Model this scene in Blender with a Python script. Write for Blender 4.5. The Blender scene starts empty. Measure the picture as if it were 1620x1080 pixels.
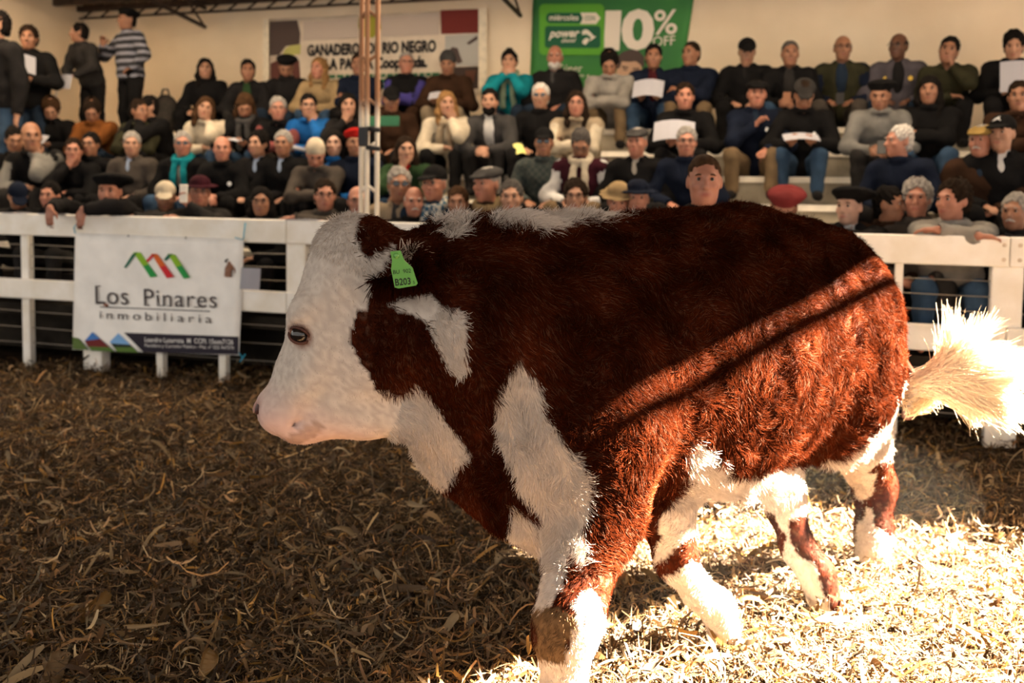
import bpy, math, random
import numpy as np
from mathutils import Matrix, Vector, Quaternion

# ---------------------------------------------------------------- camera, world, sun, exposure
SC = bpy.context.scene
COL = SC.collection
FPX, CAM_H, PITCH, ROLL, PPY = 1575.0, 1.35, math.radians(4.0), math.radians(0.8), 420.0
cam_data = bpy.data.cameras.new('camera')
cam = bpy.data.objects.new('camera', cam_data)
COL.objects.link(cam)
CAM_R = Matrix.Rotation(math.pi / 2 - PITCH, 4, 'X') @ Matrix.Rotation(ROLL, 4, 'Z')
cam.matrix_world = Matrix.Translation((0, 0, CAM_H)) @ CAM_R
cam_data.sensor_fit = 'HORIZONTAL'
cam_data.sensor_width = 36.0
cam_data.lens = FPX / 1620.0 * 36.0
cam_data.shift_y = -(540.0 - PPY) / 1620.0
cam_data.clip_start, cam_data.clip_end = 0.05, 200
cam_data.dof.use_dof = True
cam_data.dof.focus_distance = 2.5
cam_data.dof.aperture_fstop = 3.0
SC.camera = cam

SUN_DIR = Vector((0.80, 0.12, 0.59)).normalized()        # towards the sun
FILL_PASS = 0.125                                            # how much light the added, unseen roof sheets pass
world = bpy.data.worlds.new('sky_world')
SC.world = world
world.use_nodes = True
wn = world.node_tree.nodes
wl = world.node_tree.links
for n in list(wn):
    wn.remove(n)
w_out = wn.new('ShaderNodeOutputWorld')
w_bg = wn.new('ShaderNodeBackground')
w_bg.inputs['Color'].default_value = (1.0, 0.93, 0.85, 1)
w_bg.inputs['Strength'].default_value = 1.9
wl.new(w_bg.outputs[0], w_out.inputs[0])

sun_data = bpy.data.lights.new('sun', 'SUN')
sun_data.energy = 560.0
sun_data.angle = math.radians(0.6)
sun_data.color = (1.0, 0.86, 0.68)
sun = bpy.data.objects.new('sun', sun_data)
COL.objects.link(sun)
sun.location = (8, 3, 8)
sun.rotation_euler = SUN_DIR.to_track_quat('Z', 'Y').to_euler()

SC.view_settings.view_transform = 'Standard'
SC.view_settings.look = 'None'
SC.view_settings.exposure = 0.0
SC.view_settings.gamma = 1.0
SC.view_settings.use_curve_mapping = False
SC.cycles.max_bounces = 6
SC.cycles.diffuse_bounces = 3
SC.cycles.glossy_bounces = 2
SC.cycles.transparent_max_bounces = 8
SC.cycles.sample_clamp_indirect = 25.0
SC.cycles.use_denoising = True

# ---------------------------------------------------------------- small maths
CR = np.array(CAM_R.to_3x3())
CAM_P = np.array((0, 0, CAM_H))


def ray(px, py):
    v = CR @ np.array(((px - 810.0) / FPX, -(py - PPY) / FPX, -1.0))
    return v


def at(px, py, depth):
    """world point on the sight line of a photo pixel at world depth y"""
    v = ray(px, py)
    return CAM_P + v * (depth / v[1])


def on_z(px, py, z=0.0):
    v = ray(px, py)
    return CAM_P + v * ((z - CAM_H) / v[2])


def project(P):
    P = np.atleast_2d(np.asarray(P, float))
    q = (P - CAM_P) @ CR
    return np.stack([810.0 + FPX * q[:, 0] / -q[:, 2], PPY - FPX * q[:, 1] / -q[:, 2]], 1)


# the stand: origin on the wall, u runs to the right along it, v runs from the wall to the ring
STAND_A = math.radians(18.5)
W0 = np.array((0.0, 9.94))
SU = np.array((math.cos(STAND_A), -math.sin(STAND_A)))
SN = np.array((-math.sin(STAND_A), -math.cos(STAND_A)))


def stand(u, v, z):
    p = W0 + SU * u + SN * v
    return np.array((p[0], p[1], z))


def stand_px(px, py, v):
    """(u, z) of a photo pixel on the upright plane at distance v from the wall"""
    d = ray(px, py)
    n = np.array((SN[0], SN[1], 0.0))
    o = np.array((W0[0], W0[1], 0)) + n * v
    t = np.dot(o - CAM_P, n) / np.dot(d, n)
    p = CAM_P + d * t
    return float(np.dot(p[:2] - W0, SU)), float(p[2])


STAND_ROT = -STAND_A      # rotation about z that turns +x into u

# ---------------------------------------------------------------- scene helpers


def tag(o, label=None, cat=None, group=None, kind=None):
    if label:
        o['label'] = label
    if cat:
        o['category'] = cat
    if group:
        o['group'] = group
    if kind:
        o['kind'] = kind
    return o


def link(name, data, parent=None, mats=None, loc=None, rot=None):
    o = bpy.data.objects.new(name, data)
    COL.objects.link(o)
    if parent is not None:
        o.parent = parent
    if loc is not None:
        o.location = loc
    if rot is not None:
        o.rotation_euler = rot
    if mats is not None and data is not None:
        ms = mats if isinstance(mats, (list, tuple)) else [mats]
        if len(data.materials) == 0:
            for m in ms:
                data.materials.append(m)
        else:
            for i, m in enumerate(ms):
                if data.materials[i] is not m:
                    o.material_slots[i].link = 'OBJECT'
                    o.material_slots[i].material = m
    return o


def empty(name, loc=(0, 0, 0), rz=0.0):
    o = bpy.data.objects.new(name, None)
    COL.objects.link(o)
    o.empty_display_size = 0.1
    o.location = loc
    o.rotation_euler = (0, 0, rz)
    return o


def mesh_np(name, V, F, smooth=True, mat_idx=None):
    V = np.asarray(V, np.float32).reshape(-1, 3)
    F = np.asarray(F, np.int32)
    me = bpy.data.meshes.new(name)
    n, k = F.shape
    me.vertices.add(len(V))
    me.vertices.foreach_set('co', V.ravel())
    me.loops.add(n * k)
    me.loops.foreach_set('vertex_index', F.ravel())
    me.polygons.add(n)
    me.polygons.foreach_set('loop_start', np.arange(0, n * k, k, dtype=np.int32))
    me.polygons.foreach_set('use_smooth', np.full(n, bool(smooth)))
    if mat_idx is not None:
        me.polygons.foreach_set('material_index', np.asarray(mat_idx, np.int32))
    me.update(calc_edges=True)
    return me


def point_color(me, name, C):
    a = me.color_attributes.new(name, 'FLOAT_COLOR', 'POINT')
    C = np.asarray(C, np.float32)
    if C.shape[1] == 3:
        C = np.concatenate([C, np.ones((len(C), 1), np.float32)], 1)
    a.data.foreach_set('color', C.ravel())


class MB:
    """collects polygons of any size into one mesh"""

    def __init__(s):
        s.v, s.f, s.m = [], [], []

    def add(s, V, F, m=0):
        b = len(s.v)
        s.v.extend([tuple(map(float, p)) for p in V])
        for f in F:
            s.f.append(tuple(b + i for i in f))
            s.m.append(m)

    def box(s, lo, hi, M=None, m=0, bev=0.0):
        x0, y0, z0 = lo
        x1, y1, z1 = hi
        if bev > 0:
            b = bev
            V, F = [], []
            # chamfered box: 24 points
            for ax in range(3):
                for sg in (0, 1):
                    idx = []
                    o1, o2 = (ax + 1) % 3, (ax + 2) % 3
                    for (p, q) in ((0, 0), (1, 0), (1, 1), (0, 1)):
                        c = [0, 0, 0]
                        c[ax] = (lo, hi)[sg][ax]
                        c[o1] = lo[o1] + b if p == 0 else hi[o1] - b
                        c[o2] = lo[o2] + b if q == 0 else hi[o2] - b
                        idx.append(len(V))
                        V.append(c)
                    F.append(idx if sg else idx[::-1])
            me = bpy.data.meshes.new('tmp')
            # hull the 24 points for chamfer faces
            import bmesh
            bm = bmesh.new()
            for c in V:
                bm.verts.new(c)
            bmesh.ops.convex_hull(bm, input=bm.verts)
            bm.verts.index_update()
            V = [tuple(v.co) for v in bm.verts]
            F = [[v.index for v in f.verts] for f in bm.faces]
            bm.free()
            bpy.data.meshes.remove(me)
        else:
            V = [(x0, y0, z0), (x1, y0, z0), (x1, y1, z0), (x0, y1, z0), (x0, y0, z1), (x1, y0, z1), (x1, y1, z1), (x0, y1, z1)]
            F = [(0, 3, 2, 1), (4, 5, 6, 7), (0, 1, 5, 4), (1, 2, 6, 5), (2, 3, 7, 6), (3, 0, 4, 7)]
        if M is not None:
            V = [tuple(M @ Vector(p)) for p in V]
        s.add(V, F, m)
        return s

    def tube(s, pts, rad, n=8, m=0, cap=True):
        pts = [Vector(p) for p in pts]
        rad = [rad] * len(pts) if not hasattr(rad, '__len__') else rad
        V, F = [], []
        up = None
        for i, p in enumerate(pts):
            t = (pts[min(i + 1, len(pts) - 1)] - pts[max(i - 1, 0)]).normalized()
            if up is None:
                up = t.orthogonal().normalized()
            up = (up - t * up.dot(t)).normalized()
            w = t.cross(up)
            for k in range(n):
                a = 2 * math.pi * k / n
                V.append(p + (up * math.cos(a) + w * math.sin(a)) * rad[i])
        for i in range(len(pts) - 1):
            for k in range(n):
                F.append((i * n + k, i * n + (k + 1) % n, (i + 1) * n + (k + 1) % n, (i + 1) * n + k))
        if cap:
            F.append(tuple(range(n))[::-1])
            F.append(tuple(range((len(pts) - 1) * n, len(pts) * n)))
        s.add(V, F, m)
        return s

    def lathe(s, prof, n=20, M=None, m=0, sx=1.0, sy=1.0):
        V, F = [], []
        for (r, z) in prof:
            for k in range(n):
                a = 2 * math.pi * k / n
                V.append((r * math.cos(a) * sx, r * math.sin(a) * sy, z))
        for i in range(len(prof) - 1):
            for k in range(n):
                F.append((i * n + k, i * n + (k + 1) % n, (i + 1) * n + (k + 1) % n, (i + 1) * n + k))
        if M is not None:
            V = [tuple(M @ Vector(p)) for p in V]
        s.add(V, F, m)
        return s

    def mesh(s, name, smooth=False):
        me = bpy.data.meshes.new(name)
        me.from_pydata(s.v, [], s.f)
        me.polygons.foreach_set('material_index', np.array(s.m, np.int32))
        me.polygons.foreach_set('use_smooth', np.full(len(s.f), bool(smooth)))
        me.update()
        return me

    def build(s, name, mats, parent=None, smooth=False, loc=None, rot=None):
        return link(name, s.mesh(name, smooth), parent, mats, loc, rot)


# ---------------------------------------------------------------- implicit surfaces
def smin(a, b, k):
    h = np.maximum(k - np.abs(a - b), 0.0) / k
    return np.minimum(a, b) - h * h * k * 0.25


def axis_basis(z, x=(1, 0, 0)):
    z = np.asarray(z, float)
    z = z / np.linalg.norm(z)
    x = np.asarray(x, float)
    x = x - z * x.dot(z)
    x /= np.linalg.norm(x)
    return np.stack([x, np.cross(z, x), z])      # rows = local axes


class Field:
    """signed distance on a box grid, filled one blob at a time"""

    def __init__(s, xs, ys, zs):
        s.ax = [np.asarray(a, np.float32) for a in (xs, ys, zs)]
        s.D = np.full([len(a) for a in s.ax], 0.5, np.float32)

    def _sub(s, lo, hi):
        sl, cs = [], []
        for a, l, h in zip(s.ax, lo, hi):
            i0, i1 = int(np.searchsorted(a, l)), int(np.searchsorted(a, h))
            i0, i1 = max(i0 - 1, 0), min(i1 + 1, len(a))
            sl.append(slice(i0, i1))
            cs.append(a[i0:i1])
        return tuple(sl), cs[0][:, None, None], cs[1][None, :, None], cs[2][None, None, :]

    def _put(s, sl, d, k, cut):
        if d.size == 0:
            return
        if cut:
            s.D[sl] = -smin(-s.D[sl], d, max(k, 1e-4))
        else:
            s.D[sl] = smin(s.D[sl], d, max(k, 1e-4))

    def cone(s, p, q, r1, r2, k=0.03, cut=False):
        p = np.asarray(p, float)
        q = np.asarray(q, float)
        mg = max(r1, r2) + k + 0.03
        sl, X, Y, Z = s._sub(np.minimum(p, q) - mg, np.maximum(p, q) + mg)
        d = q - p
        L2 = max(float(d.dot(d)), 1e-9)
        h = np.clip(((X - p[0]) * d[0] + (Y - p[1]) * d[1] + (Z - p[2]) * d[2]) / L2, 0, 1)
        dist = np.sqrt((X - p[0] - d[0] * h) ** 2 + (Y - p[1] - d[1] * h) ** 2 + (Z - p[2] - d[2] * h) ** 2) - (r1 + (r2 - r1) * h)
        s._put(sl, dist, k, cut)
        return s

    def chain(s, pts, rad, k=0.03):
        for i in range(len(pts) - 1):
            s.cone(pts[i], pts[i + 1], rad[i], rad[i + 1], k)
        return s

    def ell(s, c, r, B=None, k=0.03, cut=False):
        c = np.asarray(c, float)
        r = np.asarray(r, float)
        mg = float(r.max()) + k + 0.03
        sl, X, Y, Z = s._sub(c - mg, c + mg)
        X, Y, Z = X - c[0], Y - c[1], Z - c[2]
        if B is None:
            a, b, e = X, Y, Z
        else:
            a = X * B[0][0] + Y * B[0][1] + Z * B[0][2]
            b = X * B[1][0] + Y * B[1][1] + Z * B[1][2]
            e = X * B[2][0] + Y * B[2][1] + Z * B[2][2]
        k0 = np.sqrt((a / r[0]) ** 2 + (b / r[1]) ** 2 + (e / r[2]) ** 2)
        k1 = np.sqrt((a / r[0] ** 2) ** 2 + (b / r[1] ** 2) ** 2 + (e / r[2] ** 2) ** 2)
        d = k0 * (k0 - 1.0) / np.maximum(k1, 1e-6)
        s._put(sl, d, k, cut)
        return s

    def mesh(s):
        return surface_nets(s.D, *s.ax)


def surface_nets(D, xs, ys, zs):
    ins = D < 0
    nx, ny, nz = D.shape
    c = np.zeros((nx - 1, ny - 1, nz - 1), np.int8)
    for i in (0, 1):
        for j in (0, 1):
            for k in (0, 1):
                c += ins[i:nx - 1 + i, j:ny - 1 + j, k:nz - 1 + k]
    act = (c > 0) & (c < 8)
    I, J, K = np.nonzero(act)
    n = len(I)
    ids = np.full(act.shape, -1, np.int32)
    ids[I, J, K] = np.arange(n, dtype=np.int32)
    acc = np.zeros((n, 3), np.float64)
    cnt = np.zeros(n)
    corners = [(0, 0, 0), (1, 0, 0), (0, 1, 0), (1, 1, 0), (0, 0, 1), (1, 0, 1), (0, 1, 1), (1, 1, 1)]
    for a in range(8):
        for ax in range(3):
            if corners[a][ax]:
                continue
            b = list(corners[a])
            b[ax] = 1
            ca = corners[a]
            da = D[I + ca[0], J + ca[1], K + ca[2]]
            db = D[I + b[0], J + b[1], K + b[2]]
            m = (da < 0) != (db < 0)
            t = np.where(m, da / np.where(m, da - db, 1), 0)
            pa = np.stack([xs[I + ca[0]], ys[J + ca[1]], zs[K + ca[2]]], 1)
            pb = np.stack([xs[I + b[0]], ys[J + b[1]], zs[K + b[2]]], 1)
            p = pa + (pb - pa) * t[:, None]
            acc += np.where(m[:, None], p, 0)
            cnt += m
    V = acc / np.maximum(cnt, 1)[:, None]
    F = []
    # edges along x, y, z
    for ax in range(3):
        sl0 = [slice(1, -1)] * 3
        sl1 = [slice(1, -1)] * 3
        sl0[ax] = slice(0, -1)
        sl1[ax] = slice(1, None)
        A, B = ins[tuple(sl0)], ins[tuple(sl1)]
        i, j, k = np.nonzero(A != B)
        off = [1, 1, 1]
        off[ax] = 0
        i, j, k = i + off[0], j + off[1], k + off[2]
        e1 = [0, 0, 0]
        e2 = [0, 0, 0]
        e1[(ax + 1) % 3] = 1
        e2[(ax + 2) % 3] = 1
        q = np.stack([ids[i - e1[0] - e2[0], j - e1[1] - e2[1], k - e1[2] - e2[2]],
                      ids[i - e2[0], j - e2[1], k - e2[2]],
                      ids[i, j, k],
                      ids[i - e1[0], j - e1[1], k - e1[2]]], 1)
        fl = ins[i, j, k] if ax == -1 else A[i - off[0], j - off[1], k - off[2]]
        q[~fl] = q[~fl][:, ::-1]
        F.append(q)
    F = np.concatenate(F)
    F = F[(F >= 0).all(1)]
    return V, F


def relax(V, F, it=1, w=0.5, keep=None):
    V = V.copy()
    for _ in range(it):
        S = np.zeros_like(V)
        N = np.zeros(len(V))
        for a in range(4):
            i, j = F[:, a], F[:, (a + 1) % 4]
            np.add.at(S, i, V[j])
            np.add.at(N, i, 1)
            np.add.at(S, j, V[i])
            np.add.at(N, j, 1)
        T = S / np.maximum(N, 1)[:, None]
        ww = w if keep is None else (w * (1 - keep))[:, None]
        V = V + (T - V) * ww
    return V


def vnormals(V, F):
    a, b, c, d = (V[F[:, i]] for i in range(4))
    fn = np.cross(c - a, d - b)
    N = np.zeros_like(V)
    for i in range(4):
        np.add.at(N, F[:, i], fn)
    return N / np.maximum(np.linalg.norm(N, axis=1), 1e-12)[:, None]


def in_poly(P, poly):
    x, y = P[:, 0], P[:, 1]
    r = np.zeros(len(P), bool)
    n = len(poly)
    j = n - 1
    for i in range(n):
        xi, yi = poly[i]
        xj, yj = poly[j]
        c = ((yi > y) != (yj > y)) & (x < (xj - xi) * (y - yi) / ((yj - yi) if yj != yi else 1e-9) + xi)
        r ^= c
        j = i
    return r


# ---------------------------------------------------------------- materials
MATS = {}


def mat(name, color, rough=0.75, spec=0.25, noise=0.0, scale=20.0, bump=0.0, bscale=60.0, metal=0.0, sheen=0.0, color2=None, detail=3.0):
    if name in MATS:
        return MATS[name]
    m = bpy.data.materials.new(name)
    m.use_nodes = True
    nt = m.node_tree
    b = nt.nodes['Principled BSDF']
    b.inputs['Base Color'].default_value = (*color, 1)
    b.inputs['Roughness'].default_value = rough
    b.inputs['Specular IOR Level'].default_value = spec
    b.inputs['Metallic'].default_value = metal
    if sheen:
        b.inputs['Sheen Weight'].default_value = sheen
    if noise or bump:
        tc = nt.nodes.new('ShaderNodeTexCoord')
        if noise:
            nz = nt.nodes.new('ShaderNodeTexNoise')
            nz.inputs['Scale'].default_value = scale
            nz.inputs['Detail'].default_value = detail
            nt.links.new(tc.outputs['Object'], nz.inputs['Vector'])
            mx = nt.nodes.new('ShaderNodeMix')
            mx.data_type = 'RGBA'
            c2 = color2 or tuple(c * (1 - noise) for c in color)
            c1 = color if color2 else tuple(min(1, c * (1 + noise)) for c in color)
            mx.inputs['A'].default_value = (*c2, 1)
            mx.inputs['B'].default_value = (*c1, 1)
            rp = nt.nodes.new('ShaderNodeMapRange')
            rp.inputs['From Min'].default_value = 0.35
            rp.inputs['From Max'].default_value = 0.65
            nt.links.new(nz.outputs['Fac'], rp.inputs['Value'])
            nt.links.new(rp.outputs['Result'], mx.inputs['Factor'])
            nt.links.new(mx.outputs['Result'], b.inputs['Base Color'])
        if bump:
            nb = nt.nodes.new('ShaderNodeTexNoise')
            nb.inputs['Scale'].default_value = bscale
            nb.inputs['Detail'].default_value = 4
            nt.links.new(tc.outputs['Object'], nb.inputs['Vector'])
            bp = nt.nodes.new('ShaderNodeBump')
            bp.inputs['Strength'].default_value = bump
            bp.inputs['Distance'].default_value = 0.02
            nt.links.new(nb.outputs['Fac'], bp.inputs['Height'])
            nt.links.new(bp.outputs['Normal'], b.inputs['Normal'])
    MATS[name] = m
    return m


def attr_mat(name, attr, rough=0.7, spec=0.2, trans=0.0, gain=1.0):
    """colour from a per-point or per-strand colour attribute"""
    m = bpy.data.materials.new(name)
    m.use_nodes = True
    nt = m.node_tree
    b = nt.nodes['Principled BSDF']
    a = nt.nodes.new('ShaderNodeAttribute')
    a.attribute_name = attr
    nt.links.new(a.outputs['Color'], b.inputs['Base Color'])
    b.inputs['Roughness'].default_value = rough
    b.inputs['Specular IOR Level'].default_value = spec
    if trans:
        t = nt.nodes.new('ShaderNodeBsdfTranslucent')
        nt.links.new(a.outputs['Color'], t.inputs['Color'])
        mx = nt.nodes.new('ShaderNodeMixShader')
        mx.inputs['Fac'].default_value = trans
        nt.links.new(b.outputs[0], mx.inputs[1])
        nt.links.new(t.outputs[0], mx.inputs[2])
        nt.links.new(mx.outputs[0], nt.nodes['Material Output'].inputs['Surface'])
    MATS[name] = m
    return m


RNG = np.random.default_rng(7)
random.seed(7)


def noise3(P, scale, seed=0):
    """cheap smooth vector noise"""
    r = np.random.default_rng(seed)
    out = np.zeros_like(P)
    for _ in range(5):
        k = r.normal(0, scale, (3, 3))
        ph = r.random(3) * 6.28
        out += np.sin(P @ k.T + ph)
    return out / 2.2


ink = mat('black_ink', (0.012, 0.012, 0.012), 0.6, 0.2)


def text_obj(name, body, size, m, parent, M, align='LEFT', ext=0.0008, xs=1.0, shear=0.0, bold=0.0, space=1.0):
    """printed words as a thin mesh in the built-in font"""
    cu = bpy.data.curves.new(name, 'FONT')
    cu.body = body
    cu.size = size
    cu.align_x = align
    cu.extrude = ext
    cu.shear = shear
    cu.offset = bold
    cu.space_character = space
    cu.resolution_u = 3
    tmp = bpy.data.objects.new(name, cu)
    COL.objects.link(tmp)
    dg = bpy.context.evaluated_depsgraph_get()
    me = bpy.data.meshes.new_from_object(tmp.evaluated_get(dg))
    bpy.data.objects.remove(tmp)
    me.name = name
    me.materials.clear()
    o = link(name, me, parent, m)
    o['kind'] = 'stuff'
    o.matrix_local = M @ Matrix.Diagonal((xs, 1, 1, 1))
    return o


def frame(o, x, y):
    """matrix with the given origin, x axis and y axis"""
    x = Vector(x).normalized()
    y = Vector(y)
    y = (y - x * y.dot(x)).normalized()
    z = x.cross(y)
    M = Matrix((x, y, z)).transposed().to_4x4()
    M.translation = Vector(o)
    return M


# points on the bull's flank where the roof edge and the edge pipe throw their shadow lines
SHADE_A, SHADE_B = at(1408, 404, 3.36), at(1032, 648, 2.72)
STRIPE_A, STRIPE_B = at(1412, 446, 3.36), at(1010, 700, 2.70)
# ---------------------------------------------------------------- ring floor with straw
def ground_z(x, y):
    return 0.016 * np.sin(1.9 * x + 0.7) * np.sin(1.6 * y + 0.3) + 0.012 * np.sin(4.7 * x - 1.1 * y) + 0.010 * np.sin(3.1 * y + 5.2 * x + 1.0)


gx, gy = np.meshgrid(np.linspace(-9, 9, 120), np.linspace(-4, 13, 120), indexing='ij')
GV = np.stack([gx, gy, ground_z(gx, gy) - 0.02], -1).reshape(-1, 3)
gi = np.arange(119)[:, None] * 120 + np.arange(119)[None]
GF = np.stack([gi, gi + 120, gi + 121, gi + 1], -1).reshape(-1, 4)
soil = mat('trampled_soil', (0.028, 0.018, 0.010), 0.95, 0.05, noise=0.5, scale=9, bump=0.6, bscale=40)
floor = link('floor', mesh_np('floor', GV, GF), None, soil)
floor['kind'] = 'structure'

STRAW_PAL = 0.36 * np.array([(0.40, 0.26, 0.13), (0.30, 0.17, 0.08), (0.52, 0.37, 0.20), (0.64, 0.50, 0.32), (0.46, 0.26, 0.07), (0.18, 0.10, 0.05), (0.36, 0.24, 0.14), (0.26, 0.15, 0.07)]) * np.array((1.0, 0.93, 0.82))


def straw_strips(pos, L, W, seg, bend, yaw, pitch, roll, curl):
    """ribbons: centre line bent upwards, cupped across"""
    n = len(pos)
    t = np.linspace(-0.5, 0.5, seg + 1)
    th = bend[:, None] * t[None] * 2.0
    cx = np.sin(th) / np.where(np.abs(bend[:, None]) < 1e-3, 1e-3, bend[:, None] * 2.0)
    cz = (1 - np.cos(th)) / np.where(np.abs(bend[:, None]) < 1e-3, 1e-3, bend[:, None] * 2.0)
    cx, cz = cx * L[:, None], cz * L[:, None]
    prof = np.clip(1.6 - np.abs(t * 2) ** 6, 0.5, 1.0)
    wy = W[:, None] * 0.5 * prof[None]
    tw = roll[:, None] + curl[:, None] * t[None] * 2
    out = np.zeros((n, seg + 1, 2, 3))
    for s, sg in ((0, -1), (1, 1)):
        out[:, :, s, 0] = cx
        out[:, :, s, 1] = sg * wy * np.cos(tw)
        out[:, :, s, 2] = cz + sg * wy * np.sin(tw)
    cp, sp_ = np.cos(pitch)[:, None, None], np.sin(pitch)[:, None, None]
    X = out[..., 0] * cp - out[..., 2] * sp_
    Z = out[..., 0] * sp_ + out[..., 2] * cp
    cy, sy = np.cos(yaw)[:, None, None], np.sin(yaw)[:, None, None]
    Q = np.stack([X * cy - out[..., 1] * sy, X * sy + out[..., 1] * cy, Z], -1)
    Q += pos[:, None, None, :]
    V = Q.reshape(-1, 3)
    base = (np.arange(n) * (seg + 1) * 2)[:, None] + (np.arange(seg) * 2)[None]
    F = np.stack([base, base + 1, base + 3, base + 2], -1).reshape(-1, 4)
    return V, F


def straw_positions(n, power):
    d = 1.55 + (7.6 - 1.55) * RNG.random(n) ** power
    lat = (RNG.random(n) * 2 - 1) * (0.68 * d + 0.2)
    return lat, d


straw_mat = attr_mat('straw', 'coat', rough=0.6, spec=0.25, trans=0.25)


def make_straw():
    Vs, Fs, Cs, nb = [], [], [], 0
    for (n, Lm, Ls, Wm, seg, hz, pit, power) in ((50000, 0.052, 0.55, 0.0032, 3, 0.060, 0.45, 1.35), (32000, 0.085, 0.45, 0.0056, 4, 0.070, 0.36, 1.3), (7000, 0.100, 0.35, 0.0125, 4, 0.070, 0.32, 1.3), (14000, 0.028, 0.5, 0.0065, 2, 0.065, 0.6, 1.3)):
        x, y = straw_positions(n, power)
        L = Lm * np.exp(RNG.normal(0, Ls, n)).clip(0.3, 2.6)
        W = Wm * np.exp(RNG.normal(0, 0.35, n)).clip(0.4, 2.2)
        z = ground_z(x, y) - 0.016 + hz * RNG.random(n) ** 1.5
        pos = np.stack([x, y, z], 1)
        V, F = straw_strips(pos, L, W, seg, RNG.normal(0, 1.15, n), RNG.random(n) * 6.283, RNG.normal(0, pit, n), RNG.normal(0, 0.8, n), RNG.normal(0, 0.9, n))
        lo = V.reshape(n, -1, 3)[:, :, 2].min(1)
        fix = np.maximum(-0.02 - lo, 0)
        V = (V.reshape(n, -1, 3) + np.stack([0 * fix, 0 * fix, fix], 1)[:, None]).reshape(-1, 3)
        c = STRAW_PAL[RNG.integers(0, len(STRAW_PAL), n)] * np.exp(RNG.normal(-0.15, 0.72, (n, 1)))
        Cs.append(np.repeat(c, (seg + 1) * 2, 0))
        Vs.append(V)
        Fs.append(F + nb)
        nb += len(V)
    me = mesh_np('straw_litter', np.concatenate(Vs), np.concatenate(Fs))
    C_ = np.concatenate(Cs)
    C_ = C_ * np.minimum(1.0, 0.6 / C_.max(1, keepdims=True))
    point_color(me, 'coat', C_)
    o = link('straw_litter', me, None, straw_mat)
    return tag(o, 'loose dry straw and chopped maize litter covering the ring', 'straw', kind='stuff')


make_straw()

# larger husks and stalks that can be picked out of the litter
HUSKS = [(232, 990, 0.13, 0.045), (60, 760, 0.12, 0.03), (430, 805, 0.10, 0.05), (300, 850, 0.16, 0.03), (640, 930, 0.15, 0.025), (540, 835, 0.14, 0.03), (790, 880, 0.13, 0.03), (350, 770, 0.12, 0.03),
         (150, 960, 0.16, 0.04), (480, 985, 0.14, 0.045), (600, 1040, 0.13, 0.04), (720, 975, 0.12, 0.03), (90, 1050, 0.15, 0.05), (330, 1050, 0.14, 0.045), (520, 730, 0.12, 0.03), (220, 700, 0.14, 0.03),
         (100, 660, 0.15, 0.03), (330, 640, 0.14, 0.03), (1180, 945, 0.13, 0.022), (1050, 1040, 0.17, 0.035), (1330, 990, 0.20, 0.022), (1240, 1010, 0.13, 0.03), (1450, 960, 0.14, 0.025), (1540, 1000, 0.15, 0.03),
         (1400, 1050, 0.16, 0.03), (1560, 900, 0.15, 0.03), (1480, 860, 0.13, 0.03), (1150, 860, 0.13, 0.03), (1520, 760, 0.16, 0.025), (1460, 725, 0.15, 0.025), (30, 870, 0.14, 0.035), (660, 800, 0.12, 0.03)]
for i, (hx, hy, hl, hw) in enumerate(HUSKS):
    p = on_z(hx, hy, 0.05)
    V, F = straw_strips(np.zeros((1, 3)), np.array([hl]), np.array([hw]), 6, np.array([RNG.normal(0, 0.7)]), np.array([RNG.random() * 6.28]), np.array([RNG.normal(0.08, 0.15)]), np.array([RNG.normal(0, 0.5)]), np.array([RNG.normal(0, 0.5)]))
    n = len(V)
    N = vnormals(V, F)
    V2 = np.concatenate([V, V - N * 0.0016])
    F2 = np.concatenate([F, F[:, ::-1] + n])
    rim = list(range(0, n, 2)) + list(range(n - 1, 0, -2))
    F2 = np.concatenate([F2, np.array([(a, n + a, n + b, b) for a, b in zip(rim, rim[1:] + rim[:1])])])
    me = mesh_np('corn_husk', V2, F2)
    point_color(me, 'coat', np.tile(STRAW_PAL[[2, 3, 0, 4, 6][i % 5]] * (0.8 + 0.4 * RNG.random()), (len(V2), 1)))
    o = link('corn_husk', me, None, straw_mat, (p[0], p[1], 0.05))
    tag(o, 'large dry maize husk strip lying on top of the straw litter', 'husk', 'large husks on the litter')

# ---------------------------------------------------------------- building shell
WALL_Z = 3.33
RS = 0.05                      # the roof climbs towards the ring


def roof_z(v):
    return WALL_Z + 0.12 + RS * v


plaster = mat('cream_plaster', (0.80, 0.66, 0.48), 0.9, 0.15, noise=0.10, scale=1.3, bump=0.15, bscale=30, color2=(0.70, 0.56, 0.39))
U_L = stand_px(135, 150, 0.0)[0]
U_R = 8.5
M_ST = Matrix.Translation((W0[0], W0[1], 0)) @ Matrix.Rotation(STAND_ROT, 4, 'Z')     # local x = u, local -y = v


def sbox(mb, u0, u1, v0, v1, z0, z1, m=0, bev=0.0):
    mb.box((u0, -v1, z0), (u1, -v0, z1), M_ST, m, bev)


m_ = MB()
sbox(m_, U_L - 0.2, U_R, -0.2, 0.0, -0.05, WALL_Z + 1.2)
wall_back = m_.build('wall_back', plaster)
wall_back['kind'] = 'structure'
m_ = MB()
sbox(m_, U_L - 0.2, U_L, 0.0, 4.6, -0.05, WALL_Z + 0.6)
m_.build('wall_left', plaster)['kind'] = 'structure'

rust = mat('rusty_sheet', (0.16, 0.115, 0.075), 0.8, 0.2, noise=0.4, scale=5)
steel_dark = mat('dark_steel', (0.045, 0.025, 0.016), 0.7, 0.3, noise=0.4, scale=12)


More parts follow.
